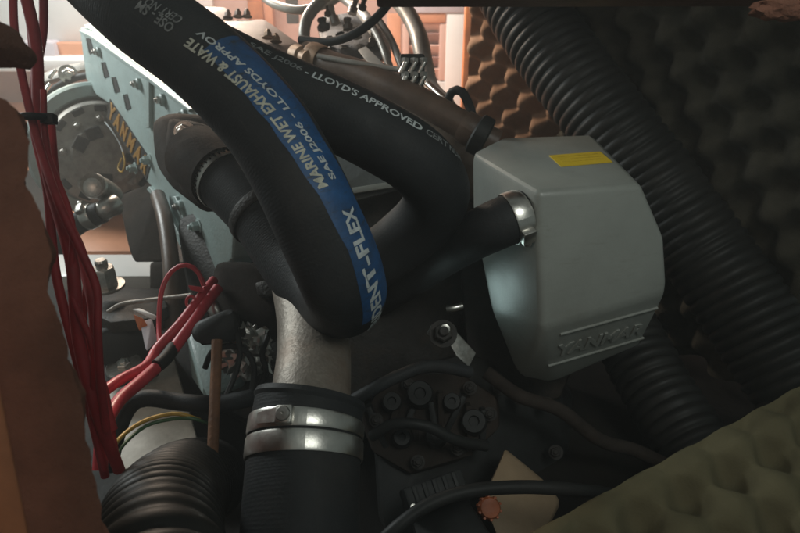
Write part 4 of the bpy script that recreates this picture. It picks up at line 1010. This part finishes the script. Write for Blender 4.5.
c = P(434, 492, 0.60); ex = (P(468, 476, 0.60) - P(402, 500, 0.58)).normalized(); ez = (CAM - c).normalized(); ez = (ez - ex * ez.dot(ex)).normalized(); ey = ez.cross(ex)
box('plug_body', BLACKP, cn, c, ex * 0.030, ey * 0.012, ez * 0.012, 0.003)
for k in range(5): box('rib', BLACKP, cn, c + ex * (-0.020 + k * 0.010) + ez * 0.0125, ex * 0.0022, ey * 0.011, ez * 0.002, 0.0008)
for s_ in (-1, 1): lathe('screw', STEEL, cn, c + ex * 0.026 * s_ + ez * 0.012 - ey * 0.006, ez, [(0, 0), (0.003, 0), (0.003, 0.0015), (0, 0.002)], 12)
hull('junction_box', BLACKP, cn, [P(410, 512, 0.60), P(466, 498, 0.60), P(500, 548, 0.56), P(420, 560, 0.55), P(410, 512, 0.7), P(466, 498, 0.7), P(500, 548, 0.66)], 0.005)
o = hull('plywood_bracket', TAN, None, [P(505, 448, 0.72), P(542, 478, 0.72), P(560, 500, 0.70), P(540, 545, 0.64), P(500, 545, 0.63), P(482, 500, 0.66), P(505, 452, 0.76), P(560, 505, 0.76), P(510, 548, 0.7)], 0.004)
tag(o, 'tan plywood bracket showing at the bottom beside the olive foam', 'bracket')
t = thing('orange_cap', P(490, 512, 0.62), 'small orange ribbed cap in front of the tan bracket', 'cap')
ax = (CAM - P(490, 508, 0.62)).normalized() + RGT * 0.2
lathe('cap_body', ORPLUG, t, P(490, 508, 0.62), ax, [(0.0105, -0.012), (0.0105, 0.0), (0.009, 0.003), (0.0, 0.004)], 20)
x, y, z = frame_of(ax)
for k in range(10):
    a = 2 * PI * k / 10
    box('grip_rib', ORPLUG, t, P(490, 508, 0.62) + (x * math.cos(a) + y * math.sin(a)) * 0.0108 - z * 0.005, z * 0.006, x * math.cos(a) * .0012 + y * math.sin(a) * .0012, (x * -math.sin(a) + y * math.cos(a)) * 0.0013, 0.0003, 1)

# ------------------------------------------------------------------ thin haze volume added for the pale veil of lens glare
bm = bmesh.new(); bmesh.ops.create_cube(bm, size=1.0)
for v in bm.verts: v.co = Vector((-0.2 + v.co.x * 4.4, 0.85 + v.co.y * 4.0, 0.45 + v.co.z * 3.0))
o = from_bm(bm, 'haze', None, None, False)
hm = bpy.data.materials.new('lens_veil'); hm.use_nodes = True
hn = hm.node_tree; hn.nodes.remove(hn.nodes['Principled BSDF'])
pv = hn.nodes.new('ShaderNodeVolumePrincipled'); pv.inputs['Density'].default_value = HAZE; pv.inputs['Anisotropy'].default_value = 0.35
pv.inputs['Color'].default_value = (0.93, 0.97, 0.96, 1)
hn.links.new(pv.outputs[0], hn.nodes['Material Output'].inputs['Volume'])
o.data.materials.append(hm); o['kind'] = 'stuff'; o['label'] = 'thin pale haze volume added for the veil of lens glare'; o['category'] = 'haze'
